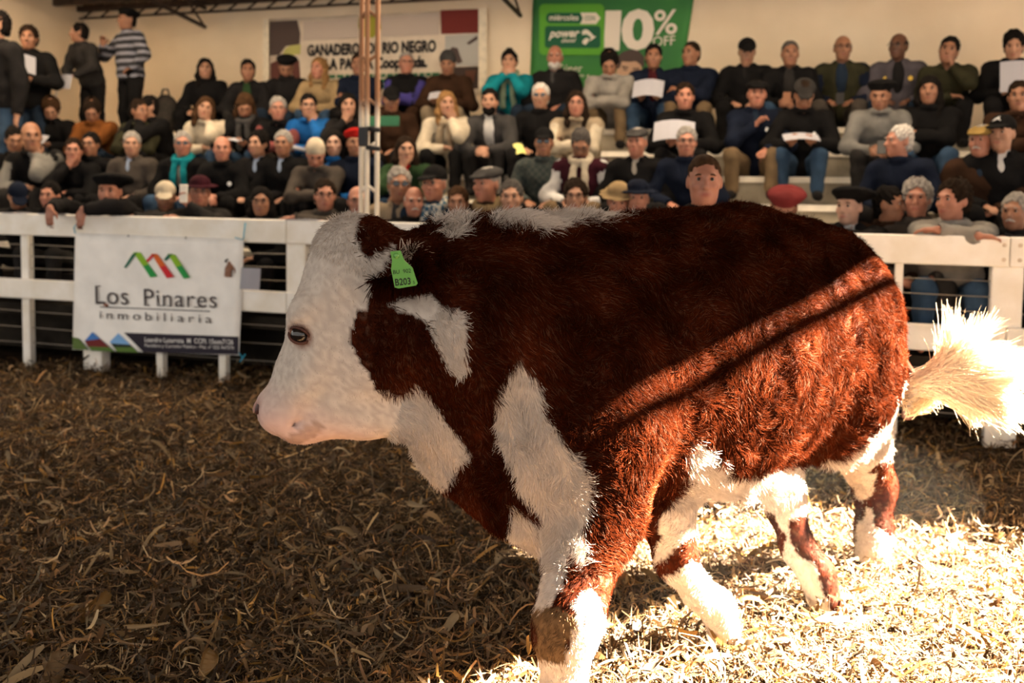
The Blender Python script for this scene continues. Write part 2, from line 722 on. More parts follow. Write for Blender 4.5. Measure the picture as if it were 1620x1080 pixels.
def to_roof(P):
    """where the sun ray through P meets the roof plane"""
    P = np.asarray(P, float)
    d = np.array(SUN_DIR)
    n = np.array((SN[0], SN[1], 0))
    w0 = np.array((W0[0], W0[1], 0))
    # z = zr + RS * (p-w0).n
    num = WALL_Z + 0.12 + RS * np.dot(P - w0, n) - P[2]
    den = d[2] - RS * np.dot(d, n)
    return P + d * (num / den)


# roof edge lines: E1 shades the bull's back, E2 is the stand side of the opening
RE1a, RE1b = to_roof(SHADE_A), to_roof(SHADE_B)
RE2 = to_roof(on_z(1440, 826, 0.0))
v_e2 = float(np.dot(RE2[:2] - W0, SN))


def roof_panel(name, us, v0f, v1f, single=False):
    """corrugated sheet over the u samples between v limits (functions of u)"""
    V, F = [], []
    n = len(us)
    for i, u in enumerate(us):
        a = 0.018 * math.sin(2 * math.pi * u / 0.15)
        for k, vv in enumerate((v0f(u), v1f(u))):
            p = stand(u, vv, roof_z(vv) + a)
            V.append(p)
            V.append(p + (0, 0, 0.012))
    for i in range(n - 1):
        a, b = i * 4, (i + 1) * 4
        F += [(a, a + 2, b + 2, b)] if single else [(a, a + 2, b + 2, b), (a + 1, b + 1, b + 3, a + 3), (a, b, b + 1, a + 1), (a + 2, a + 3, b + 3, b + 2)]
    return mesh_np(name, V, F, smooth=False)


def e1_v(u):
    """v of edge E1 at a given u"""
    a = np.array((np.dot(RE1a[:2] - W0, SU), np.dot(RE1a[:2] - W0, SN)))
    b = np.array((np.dot(RE1b[:2] - W0, SU), np.dot(RE1b[:2] - W0, SN)))
    return a[1] + (b[1] - a[1]) * (u - a[0]) / (b[0] - a[0])


V_END = 11.5                    # the roof reaches past the camera
FILL0, FILL1, FILL_U = 2.1, 3.25, 4.6          # extent of the added translucent sheets above the stand


def roof_uv(p):
    r = to_roof(p)[:2] - W0
    return float(np.dot(r, SU)), float(np.dot(r, SN))


V_E3 = max(roof_uv(SHADE_B)[1], roof_uv(on_z(880, 1110))[1]) + 0.6      # near and right edges of the unseen bay, set to cut bounced sunlight
U_E4 = max(roof_uv(on_z(1690, 830))[0], roof_uv(on_z(1690, 1110))[0])
us = np.arange(U_L - 0.3, U_E4 + 2.0, 0.0375)
roof = link('ceiling', roof_panel('ceiling', us, lambda u: -0.4, lambda u: FILL0), None, rust)
roof['kind'] = 'structure'
pieces = [
    (us[us >= FILL_U], lambda u: FILL0, lambda u: v_e2, lambda u: v_e2 > FILL0),
    (us[us >= FILL_U], lambda u: max(v_e2, FILL0), lambda u: min(e1_v(u), V_END), lambda u: e1_v(u) > max(v_e2, FILL0)),
    (us[us <= FILL_U + 0.04], lambda u: FILL1, lambda u: min(e1_v(u), V_END), lambda u: e1_v(u) > FILL1),
    (us, lambda u: max(V_E3, e1_v(u)), lambda u: V_END, lambda u: e1_v(u) < V_END),
    (us[us >= U_E4], lambda u: v_e2, lambda u: V_E3, lambda u: True),
]
for uu, f0, f1, ok in pieces:
    uu = np.array([u for u in uu if ok(u)])
    if len(uu) > 1:
        link('roof_sheet', roof_panel('roof_sheet', uu, f0, f1), roof, rust)
# translucent sheets added out of view to brighten the wall and spectators
fill_mat = bpy.data.materials.new('fill_translucent')
fill_mat.use_nodes = True
nt = fill_mat.node_tree
nt.nodes.remove(nt.nodes['Principled BSDF'])
tr_ = nt.nodes.new('ShaderNodeBsdfTranslucent')
tr_.inputs['Color'].default_value = (FILL_PASS, FILL_PASS * 0.9, FILL_PASS * 0.77, 1)
nt.links.new(tr_.outputs[0], nt.nodes['Material Output'].inputs['Surface'])
for u0 in np.arange(U_L - 0.3, FILL_U - 0.1, 1.2):
    link('added_fill_sheet', roof_panel('added_fill_sheet', np.arange(u0, min(u0 + 1.2376, FILL_U + 0.04), 0.0375), lambda u: FILL0, lambda u: FILL1, True), roof, fill_mat)
# the purlin just outside the roof edge that throws the thin stripe on the flank
bar_a, bar_b = to_roof(STRIPE_A), to_roof(STRIPE_B)
bd = (bar_b - bar_a) / np.linalg.norm(bar_b - bar_a)
m_ = MB()
m_.tube([bar_a - bd * 5, bar_b + bd * 5], 0.028, 8)
m_.build('edge_pipe', steel_dark, roof, True)

# lattice joist along the top of the wall, a crossing truss and purlins
jz0, jz1 = WALL_Z - 0.03, WALL_Z + 0.07
for z in (jz0, jz1):
    m_ = MB()
    r_ = 0.010 if z == jz0 else 0.03
    sbox(m_, U_L, 2.0, 0.06, 0.06 + 2 * r_, z - r_, z + r_)
    m_.build('joist_chord', steel_dark, roof)
for i in range(30):
    u0 = U_L + 0.05 + i * 0.24
    if u0 > 1.5:
        break
    m_ = MB()
    m_.tube([stand(u0, 0.07, jz0), stand(u0 + 0.16, 0.07, jz1)], 0.012, 5)
    m_.build('joist_web', steel_dark, roof)
for v in (0.45, 1.6, 2.9):
    m_ = MB()
    m_.box((U_L, -v - 0.03, roof_z(v) - 0.10), (9.0, -v + 0.03, roof_z(v) - 0.025), M_ST)
    m_.build('purlin', steel_dark, roof)
for px_a, px_b in (((268, -30), (322, 42)), ((790, -35), (822, 24))):
    ua, za = stand_px(px_b[0], px_b[1], 0.15)
    for dz, r_ in ((0.0, 0.022), (0.20, 0.022)):
        m_ = MB()
        m_.tube([stand(ua, 0.12, za + dz), stand(ua, 3.2, za + 0.42 + dz)], r_, 6)
        m_.build('truss_chord', steel_dark, roof, True)
    for k in range(9):
        m_ = MB()
        a = k / 9 * 3.0 + 0.15
        b = a + 0.17
        m_.tube([stand(ua, a, za + 0.42 * a / 3.2 + (0.2 if k % 2 else 0)), stand(ua, a + 0.33, za + 0.42 * (a + 0.33) / 3.2 + (0 if k % 2 else 0.2))], 0.012, 5)
        m_.build('truss_web', steel_dark, roof)

# ---------------------------------------------------------------- bleachers
RISE, TREAD = 0.212, 0.375
TOP_Z = 1.95
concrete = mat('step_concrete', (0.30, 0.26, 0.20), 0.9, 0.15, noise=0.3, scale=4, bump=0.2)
shaded = mat('shaded_concrete', (0.022, 0.018, 0.014), 0.95, 0.05, noise=0.4, scale=5)  # near-black colour stands in for the shade under the rail
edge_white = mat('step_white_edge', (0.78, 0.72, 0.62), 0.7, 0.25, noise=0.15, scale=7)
bleachers = empty('bleachers', tuple(stand(0, 1.3, 0)))
tag(bleachers, 'stepped concrete bleachers with white painted edges in front of the back wall', 'bleachers')
MI = Matrix.Translation(-Vector(stand(0, 1.3, 0)))
STEP_V = []
for i in range(8):
    z1 = TOP_Z - RISE * i
    v0 = 0.0 if i == 0 else 0.75 + TREAD * (i - 1)
    v1 = 0.75 + TREAD * i
    if i == 7:
        v1 = v0 + 0.3
    if z1 < 0.3:
        break
    STEP_V.append((v0, v1, z1))
    m_ = MB()
    m_.box((U_L + 0.01, -v1 + 0.012, max(z1 - 0.62, 0.0) if i < 7 else z1 - 0.09), (U_R, -v0, z1 - 0.045), MI @ M_ST)
    st = m_.build('step', concrete if i < 6 else shaded, bleachers)
    m_ = MB()
    m_.box((U_L + 0.01, -v1, z1 - 0.045), (U_R, -v0 - 0.0, z1), MI @ M_ST)
    m_.build('step_edge', edge_white if i < 6 else shaded, st)

# ---------------------------------------------------------------- ring fence
FENCE_V, FENCE_H = 3.40, 1.165
paint = mat('white_fence_paint', (0.90, 0.86, 0.79), 0.55, 0.35, noise=0.12, scale=6, bump=0.06, bscale=25, color2=(0.80, 0.74, 0.63))
fence = empty('ring_fence', tuple(stand(0, FENCE_V, 0)))
tag(fence, 'white painted wooden rail fence with wires round the ring', 'fence')
FI = Matrix.Translation(-Vector(stand(0, FENCE_V, 0))) @ M_ST


def fu(px, py=400):
    return stand_px(px, py, FENCE_V)[0]


FU0, FU1 = fu(-420), fu(2500)
joints = [FU0, fu(-60), fu(455), fu(1000), fu(1597), fu(2100), FU1]
for a, b in zip(joints[:-1], joints[1:]):
    for z1, h in ((FENCE_H, 0.165), (0.665, 0.150)):
        m_ = MB()
        m_.box((a + 0.002, -FENCE_V - 0.02, z1 - h), (b - 0.002, -FENCE_V + 0.02, z1), FI, bev=0.006)
        m_.build('rail', paint, fence)
for px_, w, thick in ((-330, .15, .10), (-180, .06, .06), (1740, .045, .06), (1900, .06, .06), (2100, .16, .12), (2300, .06, .06), (-60, .07, .06), (35, .075, .06), (140, .17, .10), (247, .06, .06), (347, .06, .06), (465, .15, .10), (640, .06, .06), (800, .06, .06), (980, .15, .10), (1140, .06, .06), (1280, .06, .06), (1424, .045, .06), (1597, .16, .12)):
    u = fu(px_)
    m_ = MB()
    m_.box((u - w / 2, -FENCE_V + 0.021, -0.02), (u + w / 2, -FENCE_V + 0.021 + thick, FENCE_H - 0.01 if w < 0.1 else FENCE_H - 0.004), FI, bev=0.006)
    m_.build('post', paint, fence)
wire_m = mat('fence_wire', (0.30, 0.26, 0.21), 0.5, 0.4, metal=0.6)
for z in (0.16, 0.28, 0.41, 0.74, 0.83, 0.92):
    m_ = MB()
    pts = [FI @ Vector((u, -FENCE_V + 0.05, z + 0.006 * math.sin(u * 2.3 + z * 9))) for u in np.linspace(FU0, FU1, 24)]
    m_.tube(pts, 0.0028, 5)
    m_.build('wire', wire_m, fence, True)
bolt_m = mat('bolt_head', (0.62, 0.52, 0.40), 0.6, 0.4)
for px_ in (1588, 1613):
    for z in (FENCE_H - 0.045, FENCE_H - 0.125):
        m_ = MB()
        m_.lathe([(0.0, 0.007), (0.008, 0.006), (0.012, 0.002), (0.012, 0.0)], 10, FI @ Matrix.Translation((fu(px_), -FENCE_V - 0.02, z)) @ Matrix.Rotation(math.pi / 2, 4, 'X'))
        m_.build('bolt', bolt_m, fence, True)

# lattice column behind the fence
PV = 3.335
pu, _z = stand_px(585, 200, PV)
column = empty('lattice_column', tuple(stand(pu, PV, 0)))
tag(column, 'slim three-rod lattice steel column rusty above and painted white below', 'column')
colm = bpy.data.materials.new('column_paint')
colm.use_nodes = True
nt = colm.node_tree
b_ = nt.nodes['Principled BSDF']
tc = nt.nodes.new('ShaderNodeNewGeometry')
sx_ = nt.nodes.new('ShaderNodeSeparateXYZ')
nt.links.new(tc.outputs['Position'], sx_.inputs[0])
nz_ = nt.nodes.new('ShaderNodeTexNoise')
nz_.inputs['Scale'].default_value = 14
ad = nt.nodes.new('ShaderNodeMath')
ad.operation = 'MULTIPLY_ADD'
ad.inputs[1].default_value = 0.35
nt.links.new(nz_.outputs['Fac'], ad.inputs[0])
nt.links.new(sx_.outputs['Z'], ad.inputs[2])
cr = nt.nodes.new('ShaderNodeMapRange')
zc = stand_px(585, 175, PV)[1] + 0.17
cr.inputs['From Min'].default_value = zc - 0.06
cr.inputs['From Max'].default_value = zc + 0.06
nt.links.new(ad.outputs[0], cr.inputs['Value'])
mx_ = nt.nodes.new('ShaderNodeMix')
mx_.data_type = 'RGBA'
mx_.inputs['A'].default_value = (0.78, 0.70, 0.58, 1)
mx_.inputs['B'].default_value = (0.30, 0.14, 0.065, 1)
nt.links.new(cr.outputs[0], mx_.inputs['Factor'])
nt.links.new(mx_.outputs['Result'], b_.inputs['Base Color'])
b_.inputs['Roughness'].default_value = 0.7
CI = Matrix.Translation(-Vector(stand(pu, PV, 0))) @ M_ST
rods = [(-0.062, 0.0), (-0.004, 0.03), (0.056, 0.0)]
for (du, dv) in rods:
    m_ = MB()
    m_.tube([CI @ Vector((pu + du, -PV - dv, 0)), CI @ Vector((pu + du, -PV - dv, 3.6))], 0.0165, 10)
    m_.build('rod', colm, column, True)
for k in range(12):
    z = 0.2 + k * 0.29
    for a, b in ((0, 1), (1, 2)):
        if (k + a) % 2:
            a, b = b, a
        m_ = MB()
        m_.tube([CI @ Vector((pu + rods[a][0], -PV - rods[a][1], z)), CI @ Vector((pu + rods[b][0], -PV - rods[b][1], z + 0.05))], 0.012, 6)
        m_.build('lacing', colm, column, True)
black_m = mat('black_plastic', (0.02, 0.02, 0.022), 0.5, 0.3)
bz = stand_px(588, 218, PV)[1]
m_ = MB()
m_.box((pu - 0.045, -PV - 0.085, bz - 0.06), (pu + 0.02, -PV - 0.055, bz + 0.07), CI, bev=0.006)
m_.build('junction_box', black_m, column)
for dz in (0.06, -0.065):
    m_ = MB()
    m_.tube([CI @ Vector((pu + 0.0, -PV - 0.05, bz + dz)), CI @ Vector((pu + 0.09, -PV - 0.03, bz + dz - 0.01))], 0.016, 8)
    m_.build('clamp', black_m, column, True)
# ---------------------------------------------------------------- banners with their print
def plane_pt(px, py, v):
    u, z = stand_px(px, py, v)
    return stand(u, v, z)


def print_poly(parent, name, pts, v, m, off):
    """flat printed shape lying just in front of a banner"""
    o3 = np.array(parent.location)
    V = [plane_pt(x, y, v + off) - o3 for x, y in pts]
    n = len(V)
    back = [p - np.array((SN[0], SN[1], 0)) * 0.0012 for p in V]
    mb = MB()
    mb.add(list(V) + list(back), [tuple(range(n)), tuple(range(n, 2 * n))[::-1]] + [(i, n + i, n + (i + 1) % n, (i + 1) % n) for i in range(n)])
    return mb.build(name, m, parent)


def print_text(parent, name, body, p0, p1, top, v, m, off, bold=0.0, shear=0.0, space=1.0):
    """words fitted between two baseline pixels, with the top of the letters at pixel row `top` above p0"""
    a, b, t = plane_pt(*p0, v + off), plane_pt(*p1, v + off), plane_pt(p0[0], top, v + off)
    o = text_obj(name, body, 1.0, m, parent, Matrix.Identity(4), ext=0.0, bold=bold, shear=shear, space=space)
    co = np.zeros(len(o.data.vertices) * 3, np.float32)
    o.data.vertices.foreach_get('co', co)
    co = co.reshape(-1, 3)
    lo, hi = co.min(0), co.max(0)
    w = np.linalg.norm(b - a)
    h = t[2] - a[2]
    M = frame(a - np.array(parent.location), b - a, (0, 0, 1)) @ Matrix.Diagonal((w / (hi[0] - lo[0]), h / hi[1], 1, 1)) @ Matrix.Translation((-lo[0], 0, 0))
    o.matrix_local = M
    return o


def cloth_banner(name, quad, v, m, nx=24, ny=14, amp=0.006, seed=1):
    """rippled sheet with thickness; quad = photo pixels tl, tr, br, bl"""
    tl, tr, br, bl_ = [plane_pt(*p, v) for p in quad]
    c = (tl + tr + br + bl_) / 4
    V = []
    r = np.random.default_rng(seed)
    k = r.random(6) * 6
    n3 = np.array((SN[0], SN[1], 0))
    for j in range(ny):
        for i in range(nx):
            a, b = i / (nx - 1), j / (ny - 1)
            p = (tl * (1 - a) + tr * a) * (1 - b) + (bl_ * (1 - a) + br * a) * b
            d = amp * (math.sin(a * 9 + k[0] + b * 2) * 0.4 + math.sin(b * 7 + k[1] + a * 3) * 0.35 + math.sin(a * 21 + k[2] - b * 8) * 0.25) - amp
            V.append(p + n3 * d - c)
    n = nx * ny
    V = V + [p - n3 * 0.002 for p in V]
    F = []
    for j in range(ny - 1):
        for i in range(nx - 1):
            a = j * nx + i
            F.append((a, a + nx, a + nx + 1, a + 1))
            F.append((n + a, n + a + 1, n + a + nx + 1, n + a + nx))
    rim = list(range(nx)) + [nx * (j + 1) - 1 for j in range(1, ny)] + list(range(n - 2, n - nx - 1, -1)) + [nx * j for j in range(ny - 2, 0, -1)]
    for a, b in zip(rim, rim[1:] + rim[:1]):
        F.append((a, b, n + b, n + a))
    return link(name, mesh_np(name, V, F), None, m, tuple(c))


def col(name, c, rough=0.6):
    return mat('print_' + name, c, rough, 0.2)


vinyl = mat('white_vinyl', (0.88, 0.86, 0.82), 0.5, 0.3, noise=0.06, scale=5, bump=0.25, bscale=14)
bv = FENCE_V + 0.042
b1 = cloth_banner('fence_banner', [(118, 368), (385, 378), (378, 562), (113, 553)], bv, vinyl, amp=0.007)
tag(b1, 'white vinyl banner reading Los Pinares inmobiliaria tied to the fence', 'banner')
OFF = 0.004
GR, LG, RD, OR, DG = col('green', (0.02, 0.30, 0.06)), col('lime', (0.25, 0.48, 0.02)), col('red', (0.60, 0.02, 0.03)), col('orange', (0.68, 0.13, 0.02)), col('darkgreen', (0.01, 0.14, 0.08))
PUR = col('aubergine', (0.022, 0.017, 0.028))
for pts, m in (
    ([(196, 423), (209, 402), (217, 398), (214, 404), (199, 424)], DG), ([(210, 399), (222, 399), (235, 418), (226, 421)], LG), ([(226, 421), (235, 418), (249, 437), (238, 439)], GR),
    ([(231, 412), (240, 402), (247, 401), (243, 405), (234, 415)], RD), ([(239, 401), (249, 402), (262, 420), (252, 422)], OR), ([(252, 422), (262, 420), (275, 438), (264, 440)], RD),
    ([(259, 410), (266, 402), (273, 401), (270, 405), (262, 413)], DG), ([(265, 401), (277, 403), (288, 420), (278, 422)], LG), ([(278, 422), (288, 420), (300, 439), (291, 441)], GR),
    ([(158, 484.6), (332, 491.6), (332, 493), (158, 486)], PUR),
    ([(196, 526), (377.5, 532.5), (377.0, 560.5), (227, 557)], PUR),
    ([(115, 533), (124, 535), (140, 553), (115, 552)], col('grass', (0.10, 0.16, 0.04))),
    ([(146, 525), (158, 536), (134, 539)], col('sky', (0.06, 0.20, 0.55))), ([(134, 539), (158, 536), (173, 549), (139, 548)], col('barn', (0.16, 0.02, 0.02))), ([(139, 548), (173, 549), (181, 556), (145, 554.5)], col('lawn', (0.09, 0.17, 0.03))),
    ([(187, 527), (206, 545), (175, 543), (174, 540)], col('paleblue', (0.20, 0.42, 0.75))), ([(175, 543), (206, 545), (210, 549), (180, 549)], col('trees', (0.02, 0.03, 0.02))), ([(180, 549), (210, 549), (219, 557.5), (185, 556)], col('lawn', (0.09, 0.17, 0.03))),
):
    print_poly(b1, 'print', pts, bv, m, OFF)
txt_g = col('textgrey', (0.07, 0.055, 0.055))
print_text(b1, 'lettering', 'Los', (151, 480), (203, 482), 452, bv, txt_g, OFF, space=1.05)
print_text(b1, 'lettering', 'Pinares', (228, 483), (343, 487), 457, bv, txt_g, OFF, space=1.1)
for (x, y, w) in ((155, 452.5, 9), (155, 480.2, 8), (232, 457.5, 8), (232, 482.8, 9), (254, 483.5, 8), (268, 484, 8), (281, 484.5, 8), (311, 485.6, 9)):
    print_poly(b1, 'serif', [(x - w / 2, y - 0.8), (x + w / 2, y - 0.6), (x + w / 2, y + 0.8), (x - w / 2, y + 0.6)], bv, txt_g, OFF + 0.0005)
print_text(b1, 'lettering', 'inmobiliaria', (158, 503.5), (335, 511), 491, bv, txt_g, OFF, space=1.45)
wt = col('white', (0.72, 0.70, 0.68))
print_text(b1, 'lettering', 'Leandro Lusarreta  M  CCPI: 15xxx7126', (229, 540.5), (369, 544.5), 533, bv, wt, OFF + 0.002, bold=0.01)
print_text(b1, 'lettering', 'Martillero y Corredor Público - Mat. nº 025 967570', (229, 548.5), (370, 552.5), 543.5, bv, wt, OFF + 0.002)
cyan = mat('cyan_cord', (0.03, 0.32, 0.48), 0.6)
for pts in ([(119, 369), (117, 360), (123, 352)], [(372, 376), (385, 379), (388, 352)], [(378, 558), (384, 566), (380, 572), (388, 560)]):
    m_ = MB()
    m_.tube([plane_pt(x, y, bv + 0.008) - np.array(b1.location) for x, y in pts], 0.0045, 6)
    m_.build('cord', cyan, b1, True)
for px, py in ((203, 373), (294, 376)):
    m_ = MB()
    m_.lathe([(0.0, 0.003), (0.007, 0.002), (0.007, 0)], 8, Matrix.Translation(Vector(plane_pt(px, py, bv + 0.002) - np.array(b1.location))) @ Matrix.Rotation(STAND_ROT, 4, 'Z') @ Matrix.Rotation(math.pi / 2, 4, 'X'))
    m_.build('eyelet', black_m, b1)

# cattle cooperative banner on the back wall
wv = 0.03
old_vinyl = mat('aged_vinyl', (0.70, 0.60, 0.47), 0.7, 0.2, noise=0.12, scale=4, color2=(0.58, 0.47, 0.36))
b2 = cloth_banner('wall_banner', [(425, 30), (757, 14), (757, 150), (425, 158)], wv, old_vinyl, amp=0.006, seed=4)
tag(b2, 'aged wall banner reading Ganaderos Rio Negro y La Pampa with cattle pictures', 'banner')
wood_w = mat('white_batten', (0.76, 0.66, 0.50), 0.7, noise=0.1)
print_poly(b2, 'batten', [(757, 13), (770, 12), (770, 143), (757, 144)], wv, wood_w, 0.02)
print_poly(b2, 'batten', [(416, 30), (425, 29.5), (425, 158), (416, 158)], wv, wood_w, 0.02)
O2 = 0.005
D1, D2 = col('umber', (0.075, 0.05, 0.042)), col('hide', (0.11, 0.035, 0.025))
for pts, m in (
    ([(427, 34), (470, 32), (475, 52), (474, 70), (452, 73), (441, 87), (427, 88)], D1),
    ([(446, 88), (452, 76), (460, 72), (476, 70), (475, 86)], col('straw', (0.45, 0.42, 0.13))),
    ([(428, 100), (442, 94), (446, 112), (440, 150), (428, 150)], D2), ([(461, 98), (473, 95), (476, 148), (464, 148)], D2),
    ([(697, 16), (757, 14), (757, 52), (698, 54)], col('herd', (0.16, 0.02, 0.014))),
    ([(704, 56), (757, 53), (757, 104), (704, 105)], col('haze', (0.42, 0.40, 0.36))),
    ([(709, 80), (716, 74), (724, 76), (728, 88), (732, 98), (724, 101), (716, 92), (708, 90)], D1), ([(738, 68), (755, 56), (756, 62), (742, 71)], D1),
    ([(702, 107), (757, 105), (757, 140), (702, 142)], col('dusk', (0.05, 0.03, 0.022))), ([(736, 112), (754, 110), (750, 130), (738, 132)], col('calf', (0.30, 0.12, 0.07))),
    ([(568, 26), (578, 24), (590, 25), (600, 24), (603, 45), (590, 60), (572, 58), (567, 42)], col('emblem', (0.32, 0.30, 0.03))),
    ([(480, 34), (566, 29), (566, 60), (480, 64)], col('fadedpink', (0.50, 0.41, 0.34))), ([(604, 27), (695, 20), (695, 55), (604, 58)], col('fadedpink', (0.50, 0.41, 0.34))),
):
    print_poly(b2, 'picture', pts, wv, m, O2 + (0.002 if m in (D1, D2) else 0.0))
blk = col('black', (0.014, 0.012, 0.012))
print_text(b2, 'lettering', 'GANADEROS DE RIO NEGRO', (486, 88), (690, 81), 70.5, wv, blk, O2, bold=0.05)
print_text(b2, 'lettering', 'Y LA PAMPA Coop. Ltda.', (498, 110), (676, 105.5), 93, wv, blk, O2, bold=0.05)
for row, (x0, x1, y0) in enumerate(((508, 692, 118.5), (512, 690, 127), (516, 686, 136))):
    x = x0
    while x < x1:
        w = RNG.uniform(5, 12)
        y = y0 - (x - 508) * 0.02
        print_poly(b2, 'green_line', [(x, y), (x + w, y - 0.2), (x + w, y + 5), (x, y + 5.4)], wv, col('leaf', (0.03, 0.13, 0.06)), O2)
        x += w + RNG.uniform(1.5, 3)

# green discount banner
gmat = mat('green_vinyl', (0.035, 0.20, 0.035), 0.55, 0.3, noise=0.35, scale=1.6, bump=0.3, bscale=5, color2=(0.018, 0.12, 0.035))
gv = 0.03
b3 = cloth_banner('discount_banner', [(844, -20), (1100, -20), (1068, 188), (835, 188)], gv, gmat, amp=0.010, seed=8)
tag(b3, 'green banner offering 10 % OFF with a smiling face, hung on the wall', 'banner')
O3 = 0.005
LGB, DKG, CRM = col('brightgreen', (0.10, 0.34, 0.03)), col('bottlegreen', (0.012, 0.10, 0.045)), col('cream', (0.74, 0.66, 0.55))


def rrect(x0, y0, x1, y1, r, n=4):
    P = []
    for (cx, cy, a0) in ((x0 + r, y0 + r, math.pi), (x1 - r, y0 + r, 1.5 * math.pi), (x1 - r, y1 - r, 0), (x0 + r, y1 - r, 0.5 * math.pi)):
        for k in range(n + 1):
            a = a0 + k / n * math.pi / 2
            P.append((cx + r * math.cos(a), cy + r * math.sin(a)))
    return P[::-1]


print_poly(b3, 'print', rrect(853, 6, 956, 87, 8), gv, LGB, O3)
print_poly(b3, 'print', rrect(864, 20, 922, 37, 7), gv, DKG, O3 + 0.002)
print_poly(b3, 'print', [(918, 20), (943, 20), (950, 28.5), (943, 38), (918, 38), (922, 29)], gv, CRM, O3 + 0.003)
print_poly(b3, 'print', rrect(862, 41, 950, 76, 5), gv, DKG, O3 + 0.002)
print_text(b3, 'lettering', 'miércoles', (869, 32), (915, 32), 23, gv, CRM, O3 + 0.004, bold=0.02)
print_text(b3, 'lettering', 'CON', (925, 32), (941, 32), 25, gv, DKG, O3 + 0.005, bold=0.01)
print_text(b3, 'lettering', 'power', (868, 59), (917, 58), 50, gv, CRM, O3 + 0.004, bold=0.03, shear=0.3)
print_text(b3, 'lettering', 'diesel', (888, 67), (911, 66.5), 61, gv, CRM, O3 + 0.004, bold=0.01, shear=0.3)
for pts in ([(921, 49), (926, 46.5), (931, 48), (938, 55), (934, 58), (928, 54), (921, 55)], [(921, 68), (922, 64), (927, 60), (932, 61), (930, 67), (926, 71)], [(930, 53), (943, 58), (932, 66), (935, 59)]):
    print_poly(b3, 'emblem', pts, gv, CRM, O3 + 0.004)
print_text(b3, 'lettering', '1', (955, 77), (980, 77), 17, gv, CRM, O3, bold=0.035)
print_text(b3, 'lettering', '0', (982, 76), (1034, 75), 15, gv, CRM, O3, bold=0.04)
print_text(b3, 'lettering', '%', (1034, 54), (1071, 53), 16, gv, CRM, O3, bold=0.01)
print_text(b3, 'lettering', 'OFF', (1033, 73), (1068, 71), 58, gv, CRM, O3, bold=0.0)
print_text(b3, 'lettering', 'Súper', (885, 115), (921, 114), 102, gv, CRM, O3)
print_text(b3, 'lettering', 'premium x', (885, 123), (933, 122), 117, gv, CRM, O3)
SKN = col('face', (0.55, 0.34, 0.22))
print_poly(b3, 'face_print', [(977, 105), (984, 97), (1000, 94), (1012, 98), (1016, 110), (1012, 125), (1004, 138), (996, 142), (988, 132), (982, 125), (974, 118)], gv, SKN, O3)
print_poly(b3, 'face_print', [(974, 108), (976, 90), (985, 82), (998, 78), (1010, 80), (1019, 90), (1019, 108), (1014, 103), (1006, 97), (994, 98), (984, 97), (980, 108)], gv, D1, O3 + 0.002)
for pts in ([(984, 104), (994, 106), (994, 108), (984, 107)], [(1001, 108), (1011, 107), (1011, 109.5), (1001, 110)], [(986, 109), (992, 110), (992, 112), (986, 111)], [(1003, 112), (1009, 112), (1009, 114), (1003, 114)], [(992, 126), (1006, 127), (1000, 133), (995, 132)], [(994, 120), (1001, 121), (998, 123)]):
    print_poly(b3, 'face_print', pts, gv, D1, O3 + 0.003)
# ---------------------------------------------------------------- the bull
BULL_TH = math.radians(42)
BB = np.array((math.cos(BULL_TH), math.sin(BULL_TH)))       # from chest to rump
BL = np.array((math.sin(BULL_TH), -math.cos(BULL_TH)))      # to the bull's left side
BO = np.array((-0.17, 2.44))


def bl(s, t, z):
    p = BO + BB * s + BL * t
    return np.array((p[0], p[1], z))


BODY_AX = np.array([[BB[0], BB[1], 0], [BL[0], BL[1], 0], [0, 0, 1]])

# head frame: e1 down the face, e2 towards the jaw, e3 out of the left cheek
H0P = at(540, 365, 2.42)
HS = 2.42 / FPX
e1 = np.array((-0.383, 0.03, -0.924))
e1 /= np.linalg.norm(e1)
e3 = np.array((-0.06, -1.0, 0.0))
e3 = e3 - e1 * e3.dot(e1)
e3 /= np.linalg.norm(e3)
e2 = np.cross(e1, e3)
if e2[0] < 0:
    e2 = -e2
HEAD_AX = np.array([e1, e2, e3])


def hd(a, b, c=0.0):
    return H0P + e1 * a + e2 * b + e3 * c


def tilt(ax, axis, deg):
    """rotate a basis about one of its own axes"""
    R = np.array(Matrix.Rotation(math.radians(deg), 3, Vector(ax[axis])))
    return ax @ R.T


